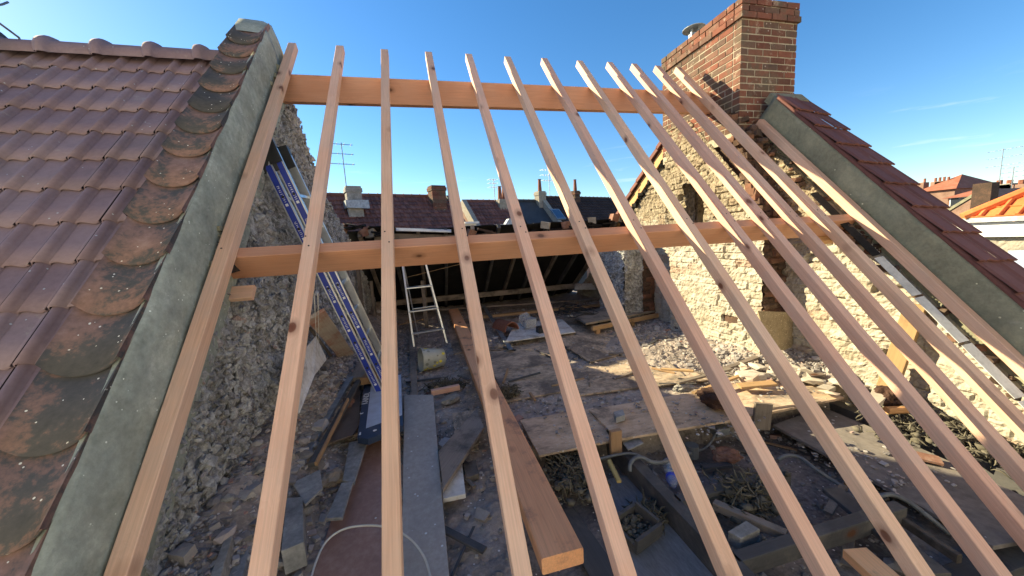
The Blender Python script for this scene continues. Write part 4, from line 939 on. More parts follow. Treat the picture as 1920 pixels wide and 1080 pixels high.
beam('thin_batten',az(748,608,-1.5),az(800,597,-1.5),.03,.02,EZ,Wt,'thin pale batten lying behind the third rafter','batten')
beam('thin_batten',ay(760,520,6.9),ay(870,493,6.9),.012,.01,EZ,Wt,'thin pale rod slanting before the dark back slope','rod')
# ================================================================== BUCKET
bc=az(812,690,FZ+.02)+Vector((0,0,.13)); bdir=Vector((.93,.25,-.10)).normalized()
bu=empty('plastic_bucket',bc-Vector((0,0,.13)),'milky plastic bucket with yellow dots lying on its side','bucket')
def ring_pts(c,d,r,n=24):
    a=d.orthogonal().normalized(); b=d.cross(a); return [c+a*math.cos(k*6.2832/n)*r+b*math.sin(k*6.2832/n)*r for k in range(n)]
mb=MB(); L0=.30
rs=[(-.5,.150),(-.5,.144),(.5,.112),(.5,.0)]
rg=[(-.50,.147),(.0,.133),(.5,.116),(.5,.001)]
vs=[];n=24
for s_,r in rg: vs+=ring_pts(bc+bdir*s_*L0,bdir,r,n)
mb.add(vs,[(i*n+k,i*n+(k+1)%n,(i+1)*n+(k+1)%n,(i+1)*n+k) for i in range(3) for k in range(n)],.5); b1=mb.build('bucket_shell',BKT,bu,True)
mb=MB(); rp_=ring_pts(bc-bdir*.5*L0,bdir,.153,n); mb.tube(rp_+[rp_[0]],.008,6,cap=False); mb.build('rim',BKT,bu,True)
mb=MB(); mb2=MB()
a_=bdir.orthogonal().normalized(); b_2=bdir.cross(a_)
for k in range(46):
    s_=rnd.uniform(-.42,.42); an=rnd.uniform(0,6.28); r=.1325-.034*s_*.9+.0015
    nn=a_*math.cos(an)+b_2*math.sin(an); cc=bc+bdir*s_*L0+nn*r; tt=bdir.cross(nn); rr_=rnd.uniform(.012,.022)
    pts=[cc+bdir*math.cos(q*.785)*rr_+tt*math.sin(q*.785)*rr_-nn*(rr_*rr_*(math.sin(q*.785)**2)/(2*r))  for q in range(8)]
    (mb if k%5<2 else mb2).prism(pts,nn*.001)
mb.build('yellow_dots',YEL,bu); mb2.build('grey_dots',GRYP,bu)
# ================================================================== TERRACOTTA TILE, TUB, BAG, CAMERA-LIKE BLACK BOX
tc=az(960,620,-1.54); mb=MB(); n=14; dv=Vector((-.35,.9,.0)).normalized()*.42; wv=Vector((dv.y,-dv.x,0)).normalized()
vs=[]
for s_ in (0,1):
    for r in (.15,.132):
        for k in range(n+1):
            a=math.pi*k/n; vs.append(tc+dv*s_+wv*math.cos(a)*r*(1-.12*s_)+Vector((0,0,math.sin(a)*r*(1-.1*s_))))
m_=n+1; fs=[]
for k in range(n):
    fs+=[(k,k+1,2*m_+k+1,2*m_+k),(m_+k+1,m_+k,3*m_+k,3*m_+k+1),(k,m_+k,m_+k+1,k+1),(2*m_+k+1,3*m_+k+1,3*m_+k,2*m_+k)]
mb.add(vs,fs,.5); tag(mb.build('ridge_tile',TERR,None,False,tc),'half-round terracotta ridge tile lying on the attic floor','tile')
c=az(992,612,-1.535); mb=MB(); RZ2=Matrix.Rotation(.15,3,'Z')
for o_,s_ in [((0,-.09,.07),(.2,.006,.14)),((0,.09,.07),(.2,.006,.14)),((-.1,0,.07),(.006,.18,.14)),((.1,0,.07),(.006,.18,.14)),((0,0,.004),(.2,.18,.006)),((0,0,.143),(.215,.2,.006))]: mb.box(c+RZ2@Vector(o_),s_,RZ2)
tag(mb.build('clear_tub',CLR,None,False,c),'clear plastic tub standing on the white board','tub')
import bmesh
def crumple(name,c,r,sq,mat,lab,cat,sd=1.,amp=.5):
    bm=bmesh.new(); bmesh.ops.create_icosphere(bm,subdivisions=4,radius=1)
    for v in bm.verts:
        p=v.co.copy(); k=1+amp*abs(mnoise.noise(p*2.5+Vector((sd,0,0))))-.3*abs(mnoise.noise(p*6+Vector((0,sd,0))))
        v.co=Vector((p.x*sq[0],p.y*sq[1],p.z*sq[2]))*r*k
    me=bpy.data.meshes.new(name); bm.to_mesh(me); bm.free(); me.materials.append(mat); o=bpy.data.objects.new(name,me); COL.objects.link(o); o.location=c
    return tag(o,lab,cat)
crumple('plastic_bag',az(984,598,-1.42),.10,(1.,.8,1.0),CLR,'crumpled clear plastic bag behind the clear tub','bag')
c=az(1016,617,-1.50); mb=MB(); mb.box(c,(.16,.12,.10),RZ2,jit=.004); mb.tube([c+Vector((-.02,-.06,0)),c+Vector((-.02,-.085,0))],.035,12)
tag(mb.build('black_box',DKPL,None,False,c),'small black box with a round dial on the white board','tool box')
beam('metal_profile',az(907,573,-1.46),az(958,655,-1.58),.07,.012,EZ,ZINC,'straight grey metal profile lying on the floor by the terracotta tile','metal profile')
beam('splintered_lath',az(1067,587,-1.42),az(1083,566,-1.40),.05,.02,EZ,Wt,'short pale stick on the black cable tangle','stick')
crumple('white_scrap',az(1083,590,-1.46),.10,(1.6,.7,.25),WHT,'crumpled white scrap in the black cable tangle','scrap',3.,.8)
# cables
def curve_pts(pts,n=8):
    P=[Vector(p) for p in pts]; P=[P[0]*2-P[1]]+P+[P[-1]*2-P[-2]]; out=[]
    for i in range(1,len(P)-2):
        for k in range(n):
            t=k/n; a,b,c,d=P[i-1:i+3]
            out.append(.5*((2*b)+(c-a)*t+(2*a-5*b+4*c-d)*t*t+(3*b-a*1-3*c+d)*t*t*t))
    out.append(P[-2]); return out
def cable(name,pts,r,mat,lab,cat='cable',group=None):
    mb=MB(); mb.tube(curve_pts(pts),r,8); return tag(mb.build(name,mat,None,True),lab,cat,group)
cable('white_cable',[az(x,y,z) for x,y,z in [(578,1105,-1.5),(592,1055,-1.5),(612,1015,-1.5),(645,992,-1.49),(690,985,-1.49),(730,990,-1.48),(765,1007,-1.48),(790,1035,-1.49),(803,1065,-1.5),(812,1110,-1.5)]],.0055,CABW,'looped off-white cable lying over the dark brown board')
mb=MB()
for k in range(5):
    c=az(1085+rnd.uniform(-18,18),583+rnd.uniform(-7,7),-1.42); pts=[]
    for j in range(16):
        a=j*.7+k; r=rnd.uniform(.14,.30); pts.append(c+Vector((math.cos(a)*r*1.2,math.sin(a)*r,.02*math.sin(a*3)+rnd.uniform(0,.03))))
    mb.tube(curve_pts(pts,4),.007,5)
tag(mb.build('cable_tangle',CABK,None,True),'tangle of thin black cable before the raised ledge','cable')
cable('grey_conduit',[az(x,y,z) for x,y,z in [(1181,884,-1.66),(1182,870,-1.62),(1191,859,-1.6),(1205,858,-1.6),(1222,866,-1.62),(1246,866,-1.64),(1275,852,-1.68),(1296,850,-1.7)]],.014,COND,'grey conduit looping near the plastic bottle','conduit')
cable('grey_conduit',[az(x,y,z) for x,y,z in [(1120,862,-1.66),(1155,853,-1.63),(1178,850,-1.62),(1196,853,-1.63),(1208,862,-1.66)]],.010,COND,'thin grey conduit before the plywood strip edge','conduit')
cable('grey_conduit',[az(x,y,z) for x,y,z in [(1344,808,-1.72),(1332,830,-1.74),(1318,842,-1.76),(1300,846,-1.76)]],.010,COND,'grey conduit left of the junction box','conduit')
cable('grey_conduit',[az(x,y,z) for x,y,z in [(1362,806,-1.72),(1375,815,-1.74),(1390,828,-1.78)]],.010,COND,'grey conduit right of the junction box','conduit')
cable('grey_conduit',[az(x,y,z) for x,y,z in [(1458,862,-1.75),(1475,854,-1.72),(1500,858,-1.72),(1530,880,-1.74),(1560,900,-1.78),(1590,918,-1.8)]],.013,COND,'long grey conduit slanting beside the dusty panel','conduit')
cable('grey_conduit',[az(x,y,z) for x,y,z in [(1640,945,-1.72),(1652,930,-1.66),(1675,928,-1.65),(1705,942,-1.67),(1745,972,-1.72),(1780,1000,-1.78)]],.013,COND,'grey conduit arching by the near edge of the dusty panel','conduit')
c=az(1349,806,-1.72); mb=MB(); mb.box(c,(.13,.09,.06),jit=.003); mb.tube([c+Vector((-.03,-.02,.03)),c+Vector((-.03,-.02,.036))],.012,8); tag(mb.build('junction_box',ZINC,None,False,c),'small metal junction box under the plywood strip edge','junction box')
c=az(1297,845,-1.76); mb=MB(); mb.tube([c-Vector((0,0,.05)),c+Vector((0,0,.05)),c+Vector((0,0,.052)),c+Vector((0,0,.03))],[.05,.05,.042,.042],16); tag(mb.build('tin_can',COND,None,False,c),'grey round can beside the plastic bottle','can')
# bottle
b0=az(1251,866,-1.68); b1_=az(1264,914,-1.68); bd_=(b1_-b0).normalized(); bl_=.26
bt=empty('plastic_bottle',b0,'clear plastic bottle with a blue ring lying among the joists','bottle')
mb=MB(); mb.tube([b0,b0+bd_*.02,b0+bd_*.05,b0+bd_*.1,b0+bd_*.16,b0+bd_*.2,b0+bd_*.235,b0+bd_*.26],[.034,.036,.034,.036,.034,.036,.03,.018],14); mb.build('bottle_body',BOT,bt,True)
mb=MB(); mb.tube([b0+bd_*.165,b0+bd_*.195],.0375,14); mb.build('blue_ring',BLUP,bt,True)
# wool tangles
def wool(c,sx,sy,sz,n,lab,seed=1):
    mb=MB()
    for k in range(n*4):
        p=Vector(c)+Vector((rnd.gauss(0,sx*.4),rnd.gauss(0,sy*.4),abs(rnd.gauss(0,sz*.5)))); d=Vector((rnd.uniform(-1,1),rnd.uniform(-1,1),rnd.uniform(-.2,.9))).normalized(); pts=[]
        for j in range(6):
            pts.append(p.copy()); d=(d+Vector((rnd.uniform(-.7,.7),rnd.uniform(-.7,.7),rnd.uniform(-.6,.35)))).normalized(); p+=d*rnd.uniform(.012,.026)
        mb.tube(pts,[.002,.004,.006,.006,.004,.001],4,t=rnd.random())
    for k in range(n*2): mb.rock(Vector(c)+Vector((rnd.gauss(0,sx*.4),rnd.gauss(0,sy*.4),abs(rnd.gauss(0,sz*.3)))),rnd.uniform(.015,.04))
    return tag(mb.build('wool_tangle',WOOL,None,True),lab,'insulation',kind='stuff')
wool(az(1400,940,-1.76),.22,.13,.13,130,'shaggy grey-brown wool tangle between the cross joists')
wool(az(1076,893,-1.74),.20,.24,.08,110,'dark wool tangle beside the middle of the reddish beam')
wool(az(1715,795,-1.63),.40,.35,.05,70,'brown fibrous tangle along the right wall joist')
wool(az(1870,840,-1.66),.40,.35,.06,60,'dark fibrous tangle at the right frame edge')
wool(az(832,725,-1.63),.22,.12,.03,70,'low dry fibre patch below the bucket')
wool(az(950,738,-1.60),.14,.10,.04,50,'small fibre tuft right of the reddish beam')
wool(az(1215,965,-1.79),.12,.10,.03,40,'thin fibre tuft beside the broken wooden box')
# strings
cable('hanging_string',[slope_pt(-.655,1.35,-.08),az(597,700,-1.2),az(609,843,-1.5)],.002,STR,'left of two thin white strings hanging beside the second rafter','string')
cable('hanging_string',[slope_pt(-.635,1.35,-.08),az(600,705,-1.2),az(612,838,-1.5)],.002,STR,'right of two thin white strings hanging beside the second rafter','string')
cable('loose_string',[ay(1318,232,3.75),ay(1352,276,3.6),ay(1385,312,3.45),ay(1432,345,3.2)],.003,STR,'pale string strung over the right gable below the chimney','string')
# right-hand leaning things
lean('lit_board',ax(1716,570,3.83),az(1661,728,-1.45),.125,.06,Wprop,'sunlit orange board leaning on the right limewashed wall','board',up=(-1,-.25,.3))
poly_slab('speckled_board',[ay(1421,583,3.04),ay(1474,585,3.02),ay(1501,618,3.02),ay(1505,658,3.02),ay(1441,655,2.94)],.02,SPK,'speckled tan insulation board leaning at the foot of the chimney breast','board',norm=(-.3,-1,.3))
pb=slope_pt(3.72,1.62,-.29); beam('packing_block',slope_pt(3.55,1.66,-.283),slope_pt(3.86,1.66,-.283),.10,.06,NW,Wy,'lit wood packing block under the right end of the purlin','block')
beam('packing_block',slope_pt(-1.24,1.56,-.285),slope_pt(-1.09,1.56,-.285),.10,.035,NW,Wn,'pale wood packing block under the left end of the purlin','block')
mb=MB(); p=slope_pt(-1.2,1.70,-.16)
tag((mb.box(p+Vector((.02,0,0)),(.08,.16,.12),jit=.02),mb.build('steel_bracket',DKPL,None,False,p))[1],'dark bracket holding the left end of the purlin in the parapet','bracket')

# ================================================================== FAR ROW OF HOUSES (street turned about 20 degrees)
AN=math.radians(20); RU=Vector((math.cos(AN),math.sin(AN),0)); RN=Vector((-math.sin(AN),math.cos(AN),0))
RB=Vector((0,19.5,0))
def arow(px,py,depth=0.): return at(px,py,RN,(RB+RN*depth).dot(RN))
def antenna(base,h,lab,spread=.5,n=5,ang=.3):
    an=empty('tv_antenna',base,lab,'antenna'); mb=MB(); mb.tube([base,base+Vector((0,0,h))],.022,6); mb.build('mast',ZINC,an)
    d=Vector((math.cos(ang),math.sin(ang),0)); e=Vector((-d.y,d.x,0)); mb=MB()
    for lv in (.97,.80,.62):
        c=base+Vector((0,0,h*lv)); mb.tube([c-d*spread,c+d*spread*.6],.014,5)
        for k in range(n): q=c+d*(-spread+spread*1.5*k/(n-1)); mb.tube([q-e*.22,q+e*.22],.009,4)
    mb.build('aerial_rods',ZINC,an); return an
def far_house(name,lab,pl,pr,py,mat,rise=4.2,pitch=46,tiles=(.22,.30),wallm=FBRK,depth=0.,fld=True,prof=None):
    a=arow(pl,py[0],depth); b=arow(pr,py[1],depth); zr_=(a.z+b.z)/2; a.z=b.z=zr_
    ph=math.radians(pitch); ln=rise/math.sin(ph); dn=-RN*math.cos(ph)-Vector((0,0,math.sin(ph))); up=-RN*math.sin(ph)+Vector((0,0,math.cos(ph)))
    h=empty(name,(a+b)/2+Vector((0,0,-6)),lab,'house'); W=(b-a).length
    if fld:
        mb=MB(); w,l=tiles; rows=int(ln/l)
        tile_field(mb,lambda u,v,hh:a+RU*u+dn*(ln-v)+up*hh,W/int(W/w),l,int(W/w),rows,prof or (lambda s:.045*math.sin(math.pi*min(1,s/.55))**.8 if s<.55 else 0),lift=.05,th=.03,n=4,jit=.006)
        mb.build('roof_tiles',mat,h)
    mb=MB(); o_=up*-.03
    e1=a+dn*ln; bkk=a+RN*3.5-Vector((0,0,3.6))
    mb.prism([a+o_,e1+o_,Vector((e1.x,e1.y,-7)),Vector((bkk.x,bkk.y,-7)),bkk+o_],RU*W); mb.build('house_body',mat if not fld else wallm,h)
    mb=MB(); 
    for k in range(int(W/.42)): 
        q=a+RU*(k*.42+.2); mb.tube([q-RU*.2,q+RU*.19,q+RU*.2,q+RU*.22],[.10,.10,.13,.13],8)
    mb.build('ridge_tiles',mat,h)
    return h,a,b,dn,up,ln
hA,a,b,dn,up,ln=far_house('tiled_house','red-brown tiled house with two chimneys seen left through the rafters',560,836,(368,366),FRTIL)
# its right verge
mb=MB(); mb.prism([b+up*.1,b+dn*ln+up*.1,b+dn*ln-up*.2,b-up*.2],RU*.3); mb.build('verge_wall',SLATE,hA)
def chim(parent,px,py0,py1,w,d,mat,depth=-.3,pots=0,name='chimney'):
    p=arow(px,py1,depth); t=arow(px,py0,depth); mb=MB(); h=t.z-p.z
    Rm=Matrix((RU,RN,EZ)).transposed()
    n=max(3,int(h/.09))
    for k in range(n+8): mb.box(Vector((p.x,p.y,t.z-(k+.5)*.09)),(w+(.08 if k in(1,2) else 0)+rnd.uniform(-.01,.01),d+(.08 if k in(1,2) else 0),.082),Rm)
    mb.box(Vector((p.x,p.y,t.z-.7)),(w-.02,d-.02,1.3),Rm)
    c=mb.build(name,mat,parent)
    for k in range(pots):
        q=Vector((p.x,p.y,t.z))+RU*(k-(pots-1)/2)*w*.42; m2=MB(); m2.tube([q,q+Vector((0,0,.1)),q+Vector((0,0,.75)),q+Vector((0,0,.8))],[.13,.14,.10,.13],8); m2.build('chimney_pot',TERR,c)
    return c
c_=chim(hA,664,350,380,.62,.5,STN,-.9)
mb=MB(); q=arow(668,384,-1.0); Rm=Matrix((RU,RN,EZ)).transposed(); mb.box(q,(.95,.7,.35),Rm,jit=.02); mb.build('lead_flashing',ZINC,hA)
chim(hA,820,349,372,.75,.6,BRK,-.5)
antenna(arow(652,372,-1.1),2.35,'tall tv antenna strapped to the left chimney of the red-brown house',.75)
hB,a,b,dn,up,ln=far_house('tiled_house','smaller red tiled house between the red-brown house and the slate roof',872,958,(379,376),FRTIL,depth=1.2)
mb=MB(); mb.prism([a-RU*.25+up*.12,a-RU*.25+dn*ln*.9+up*.12,a-RU*.25+dn*ln*.9-up*.35,a-RU*.25-up*.35],RU*.28); mb.build('gable_verge',MOR,hB)
chim(hB,942,374,384,.7,.5,MOR,.9,2)
antenna(arow(928,376,1.0),1.3,'thin tv antenna beside the twin chimney pots',.35,4)
hC,a,b,dn,up,ln=far_house('slate_house','house with a plain dark slate roof beyond the fifth rafter',962,1018,(377,376),SLATE,depth=1.2,fld=False)
hD,a,b,dn,up,ln=far_house('dark_tiled_house','dark tiled house with a small blue skylight',1016,1142,(371,371),FRT2,depth=1.2)
mb=MB(); mb.prism([a-RU*.3+up*.15,a-RU*.3+dn*ln+up*.15,a-RU*.3+dn*ln-up*.4,a-RU*.3-up*.4],RU*.32); mb.build('party_wall',MOR,hD)
mb=MB(); mb.prism([b+up*.12,b+dn*ln+up*.12,b+dn*ln-up*.3,b-up*.3],RU*.25); mb.build('verge_wall',ZINC,hD)
chim(hD,1013,359,374,.6,.5,MOR,1.0,1); chim(hD,1079,358,372,.5,.45,BRKS,1.0,1)
s0=arow(1046,402,-.3); sk=MB(); Rr=Matrix((RU,-dn,up)).transposed(); sk.box(s0,(.78,.98,.10),Rr); fr=sk.build('skylight',ZINC,hD); sk=MB(); sk.box(s0+up*.052,(.62,.8,.012),Rr); sk.build('pane',GLS,fr)
antenna(arow(1031,373,1.2),2.0,'tv antenna standing between the two dark roofs',.6)
hE,a,b,dn,up,ln=far_house('dark_tiled_house','last dark roof of the far row, half hidden by the right gable',1146,1240,(378,376),FRT2,depth=1.4)
# white rear extensions between
for i,(x0,x1,y0,y1,dp,lab) in enumerate([(872,893,419,436,-4.5,'small white rendered dormer end below the smaller red tiled house'),(920,950,424,432,-4.5,'white gutter ledge piece below the smaller red tiled house'),(1000,1030,421,432,-4.,'white flat ledge below the slate house')]):
    p=arow(x0,y0,dp); q=arow(x1,y0,dp); r=arow(x0,y1,dp); mb=MB()
    mb.prism([p,q,Vector((q.x,q.y,r.z-.9)),Vector((p.x,p.y,r.z-.9))],RN*.8); mb.box((p+q)/2+RN*.35+Vector((0,0,.03)),((q-p).length+.14,1.0,.08),Rm)
    tag(mb.build('white_dormer',WPNT,None,False,p),lab,'dormer')
p=arow(945,428,-4.6); mb=MB(); mb.prism([p,p+RU*.45,p+RU*.5+Vector((0,0,.45)),p+RU*.3+Vector((0,0,.42)),p+RU*.05+Vector((0,0,.12))],RN*.2); tag(mb.build('zinc_flashing',ZINC,None,False,p),'upturned zinc flashing beside the white ledge','flashing')
# ================================================================== RIGHT SIDE: neighbour, far houses
oh=empty('orange_roofed_house',ax(1880,430,14)+Vector((0,0,-6)),'house with a bright orange tiled hip roof and white fascia at the right','house')
EL=ax(1806,409,14.); ER=EL+Vector((0,-6.5,0))
hip=ax(1995,318,17.2); AP=Vector((EL.x+3.2,EL.y-3.4,EL.z+2.6))
nr_=(ER-EL).cross(AP-EL).normalized(); nr_=nr_ if nr_.z>0 else -nr_
ue=Vector((0,-1,0)); ve=nr_.cross(ue); ve=ve if ve.z>0 else -ve
mb=MB(); mb.add([EL,ER,AP+Vector((0,-3.2,0)),AP],[(0,1,2,3)],.5); mb.build('roof_plane',ORT,oh)
mb=MB(); k=0.
while k<6.4:   # raised ribs of the tiles, running up the slope and clipped at the hip
    base=EL+ue*k; top=min(4.1, k*(AP-EL).dot(ve)/max(.01,(AP-EL).dot(ue)))
    if top>.2: mb.tube([base+nr_*.03,base+ve*top+nr_*.03],.045,6)
    k+=.30
for v_ in np.arange(.0,4.,.36):
    k0=v_*(AP-EL).dot(ue)/(AP-EL).dot(ve); mb.box(EL+ue*((k0+6.4)/2)+ve*v_+nr_*.012,(6.4-k0,.02,.03),Matrix((ue,ve,nr_)).transposed())
mb.build('tile_ribs',ORT,oh)
mb=MB(); mb.tube([EL+nr_*.04,AP+nr_*.04],.11,8); mb.build('hip_tiles',ORT,oh)
mb=MB(); mb.add([EL,AP,AP+Vector((3.4,3.4,-2.6)),EL+Vector((.0,.0,0))+Vector((6.6,0,0))],[(0,1,2,3)],.5); mb.build('roof_plane',ORT,oh)
mb=MB(); mb.box(EL+Vector((.05,-3.3,-.07)),(.16,7,.12)); mb.build('gutter',ZINC,oh)
mb=MB(); mb.box(EL+Vector((.2,-3.3,-.33)),(.2,6.9,.36)); mb.build('fascia',WPNT,oh)
relief('brick_wall',EL+Vector((.28,-6.6,-6.5)),(0,1,0),(0,0,1),(-1,0,0),6.6,6.0,.045,brick_fn(91,bw=.42,bh=.2,amp=.05),lambda u,v:u>-1,MOR,oh)
pz=ax(1895,478,13.); mb=MB(); mb.prism([ax(1890,470,13.),ax(1960,468,13.),ax(1960,500,12.),ax(1900,500,12.)],(0,0,-.05)); tag(mb.build('glass_canopy',PALEB,None,False,pz),'pale corrugated canopy at the foot of the orange roofed house','canopy')
def simple_house(lab,x,pl,pr,pr_y,drop,wm,rm,cat='house',name='far_house',hip_=True,rise=1.):
    a=ax(pl,pr_y,x); b=ax(pr,pr_y,x); 
    if b.y>a.y: a,b=b,a
    h=empty(name,Vector((x,(a.y+b.y)/2,-7)),lab,cat); W=(a-b).length; zt_=a.z
    mb=MB(); mb.prism([(x,a.y,zt_),(x,b.y,zt_),(x,b.y,-7),(x,a.y,-7)],(6,0,0)); mb.build('walls',wm,h)
    mb=MB(); q=min(W/2,3.)
    mb.add([(x-.3,a.y+.2,zt_),(x-.3,b.y-.2,zt_),(x+6.3,b.y-.2,zt_),(x+6.3,a.y+.2,zt_),(x+3,a.y-q*(1 if hip_ else .0),zt_+rise),(x+3,b.y+q*(1 if hip_ else .0),zt_+rise)],[(0,1,5,4),(1,2,5),(2,3,4,5),(3,0,4),(3,2,1,0)],.5); mb.build('roof',rm,h)
    return h,a,b
h1,a,b=simple_house('distant brick house with orange-brown hipped roofs, left of the right antennas',42,1722,1790,361,3,FBRK,FOR,rise=1.3)
for i,(px_,py_) in enumerate([(1726,343),(1762,340),(1770,340)]):
    c=ax(px_,py_,44.); mb=MB(); mb.box(c-Vector((0,0,.7)),(.7,.8,1.4)); cc=mb.build('chimney',FBRK,h1)
    for k in range(3 if i==1 else 1): m2=MB(); m2.tube([c+Vector((0,(k-1)*.27,.0)),c+Vector((0,(k-1)*.27,.34))],.08,6); m2.build('chimney_pot',TERR,cc)
h2,a,b=simple_house('distant house with a slate-edged flat top and dark windows',36,1778,1843,372,3,BRKS,FOR,rise=.8)
for k in range(4):
    c=ax(1790+k*13,380,35.95); mb=MB(); mb.box(c,(.06,.5,.75)); w_2=mb.build('window',WPNT,h2); mb=MB(); mb.box(c-Vector((.04,0,0)),(.02,.36,.6)); mb.build('pane',WIND,w_2)
# plain brick gable
A_=ax(1770,399,24); B_=ax(1843,355,24); C_=ax(1905,400,24)
gb=empty('brick_gable',Vector((24,B_.y,-7)),'plain brown brick gable end with a dark chimney flue, before the distant houses','house')
mb=MB(); mb.prism([A_,B_,C_,Vector((24,C_.y,-7)),Vector((24,A_.y,-7))],(5,0,0)); mb.build('gable_end',FBRK,gb)
mb=MB(); mb.tube([A_,B_],.08,4); mb.tube([B_,C_],.08,4); mb.build('gable_coping',CEMd,gb)
c=ax(1846,370,23.7); mb=MB(); mb.box(c-Vector((0,0,1)),(.5,.55,3.2)); mb.build('flue',BRKS,gb)
h3,a,b=simple_house('distant row of roofs and chimneys behind the orange roof',40,1868,1960,366,3,FBRK,FOR,rise=.7)
for i,px_ in enumerate((1872,1891,1913)):
    c=ax(px_,360,39.); mb=MB(); mb.box(c-Vector((0,0,.3)),(.9,1.3 if i==0 else .6,1.6)); cc=mb.build('chimney',MOR if i==0 else FBRK,h3); m2=MB(); m2.tube([c+Vector((0,0,.5)),c+Vector((0,0,.8))],.14,6); m2.build('chimney_pot',TERR,cc)
antenna(ax(1871,362,38),2.9,'large tv antenna on the roofs at the far right',1.3,6,1.35); antenna(ax(1895,362,38),1.7,'smaller tv antenna right of the large far one',.9,5,1.35)
# far left: roof tip and wire behind the left roof
p=ax(-30,20,-9); lt=empty('distant_roof',Vector((-9,5.5,3)),'tip of a grey roof behind the left tiled roof','roof')
mb=MB(); mb.prism([ax(-60,20,-9),ax(4,62,-9),ax(30,84,-9),ax(-60,130,-9)],(-.6,0,0)); mb.build('roof_plane',SLATE,lt)
cable('loose_wire',[ax(x,y,-8) for x,y in [(-20,30),(5,48),(28,65),(36,72),(34,82),(26,86)]],.02,COND,'bent dark wire sticking up behind the left roof','wire')
cable('loose_wire',[ax(x,y,-8) for x,y in [(-20,8),(0,9),(10,6),(15,4)]],.02,COND,'short dark wire end at the top left corner','wire')
# terrace added out of view behind the camera to bounce sunlight onto the shaded slope
def pale(n,c): return rough_mat(n,[(0,tuple(v*.8 for v in c)),(.5,c),(1,tuple(min(.86,v*1.08) for v in c))],1.2,20,.9,.2,.004,rand=False)
FR=[pale('cream_render',(.80,.77,.71)),pale('white_render',(.82,.81,.79)),pale('sand_render',(.77,.73,.67))]
GY=-7.5
lab_=['cream rendered','white rendered','sand rendered','white rendered','cream rendered','sand rendered','white rendered','cream rendered','white rendered']
for k in range(9):
    x0=-26+k*6; h_=4.3+(k%3)*.5; hs=empty('bounce_house',(x0+3,GY-4,-7),'%s terraced house added behind the viewer to bounce sunlight, %s from the left end'%(lab_[k],['first','second','third','fourth','fifth','sixth','seventh','eighth','ninth'][k]),'house')
    wins=[(x0+1.5+c*1.5,-5.6+r*2.9) for c in range(3) for r in range(4) if not(c==0 and r==0) and -5.6+r*2.9+1.6<h_-.3]
    mb=MB(); mb.prism([(x0,GY,-7),(x0+5.98,GY,-7),(x0+5.98,GY,h_),(x0,GY,h_)],(0,-8,0)); mb.build('front_wall',FR[k%3 if k!=3 else 1],hs)
    mb=MB(); mb.prism([(x0,GY+.25,h_),(x0,GY-4,h_+3.4),(x0,GY-8.2,h_)],(5.98,0,0)); mb.build('roof',FRTIL,hs)
    mb=MB(); mb.box((x0+2.99,GY+.12,h_-.12),(5.9,.22,.2)); mb.build('cornice',WPNT,hs)
    for (wx,wz) in wins:
        mb=MB(); mb.box((wx,GY+.02,wz+.8),(1.0,.08,1.6)); w3=mb.build('window',WPNT,hs); mb=MB()
        for a_1 in (-.22,.22): mb.box((wx+a_1,GY+.065,wz+.8),(.38,.02,1.4))
        mb.build('pane',WIND,w3)
    mb=MB(); mb.box((x0+1.5,GY+.02,-5.9),(1.,.08,2.2)); mb.build('door',WIND,hs)
mb=MB(); mb.box((0,-3.6,-6.985),(70,7.6,.02)); tag(mb.build('street',STN),kind='structure')  # unseen street strip added with the terrace, bounces light upward
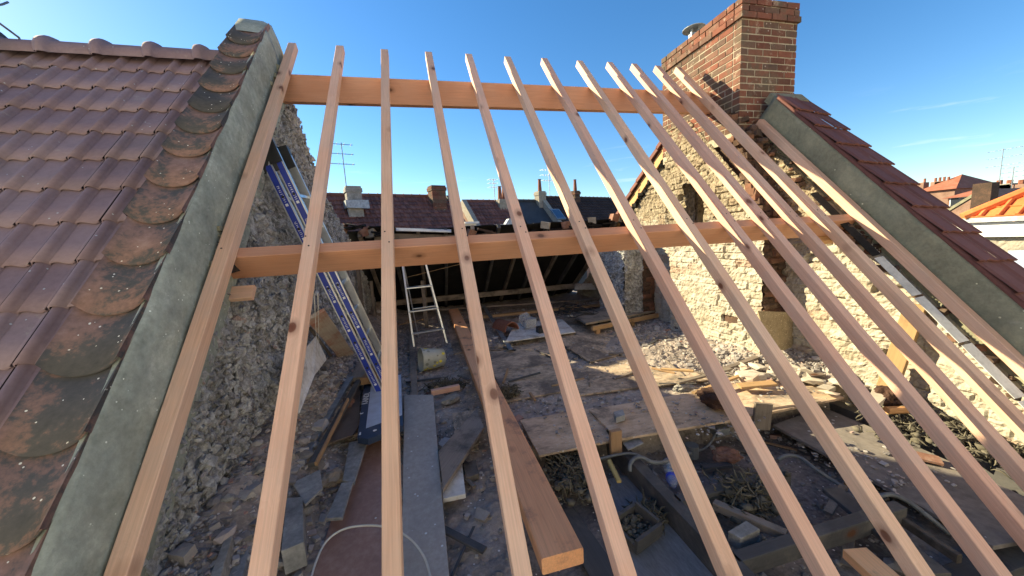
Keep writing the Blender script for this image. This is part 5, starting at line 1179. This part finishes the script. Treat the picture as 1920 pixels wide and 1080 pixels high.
# ================================================================== CAMERA, LIGHT
cam=bpy.data.cameras.new('camera'); co=bpy.data.objects.new('camera',cam); COL.objects.link(co)
cam.sensor_width=36; cam.lens=F/1920*36; cam.clip_start=.05; cam.clip_end=2000
Rc=Matrix((Vector(M[:,0]),Vector(M[:,1]),Vector(-M[:,2]))).transposed(); co.matrix_world=Rc.to_4x4()
bpy.context.scene.camera=co
LS=Vector((-1.26,1.0,.78)).normalized()
sun=bpy.data.lights.new('sun','SUN'); sun.energy=4.8; sun.angle=math.radians(.5); sun.color=(1.,.85,.53)
so=bpy.data.objects.new('sun',sun); COL.objects.link(so); so.rotation_euler=LS.to_track_quat('Z','Y').to_euler(); so.location=LS*20
w=bpy.data.worlds.new('World'); bpy.context.scene.world=w; w.use_nodes=True; nt=w.node_tree; nt.nodes.clear()
out=N(nt,'OutputWorld'); bg=N(nt,'Background'); sky=N(nt,'TexSky'); sky.sky_type='NISHITA'; sky.sun_disc=False
sky.sun_elevation=math.asin(LS.z); sky.sun_rotation=math.atan2(LS.x,LS.y); sky.altitude=20; sky.air_density=1.; sky.dust_density=.15; sky.ozone_density=3.0
tc=N(nt,'TexCoord'); mp=N(nt,'Mapping'); mp.inputs['Scale'].default_value=(3.2,3.2,26); L(nt,tc.outputs['Generated'],mp.inputs[0])
nz=noise(nt,mp.outputs[0],1.6,7,.6,.3); sx=N(nt,'SeparateXYZ'); L(nt,tc.outputs['Generated'],sx.inputs[0])
lo=ramp(nt,[(0,(0,0,0)),(.02,(.8,.8,.8)),(.12,(1,1,1)),(.24,(0,0,0))]); L(nt,sx.outputs[2],lo.inputs[0])
cr=ramp(nt,[(.61,(0,0,0)),(.80,(1,1,1))]); L(nt,nz,cr.inputs[0])
cm=mixc(nt,math_(nt,'MULTIPLY',math_(nt,'MULTIPLY',lo.outputs[0],cr.outputs[0]),.45),sky.outputs[0],(6.5,6.8,7.4))
hs_=N(nt,'HueSaturation'); hs_.inputs['Saturation'].default_value=1.25; L(nt,cm,hs_.inputs['Color'])
L(nt,hs_.outputs[0],bg.inputs[0]); bg.inputs[1].default_value=.075; L(nt,bg.outputs[0],out.inputs[0])
sc=bpy.context.scene; sc.view_settings.view_transform='Standard'; sc.view_settings.look='None'; sc.view_settings.exposure=1.55; sc.view_settings.gamma=1
sc.cycles.max_bounces=6
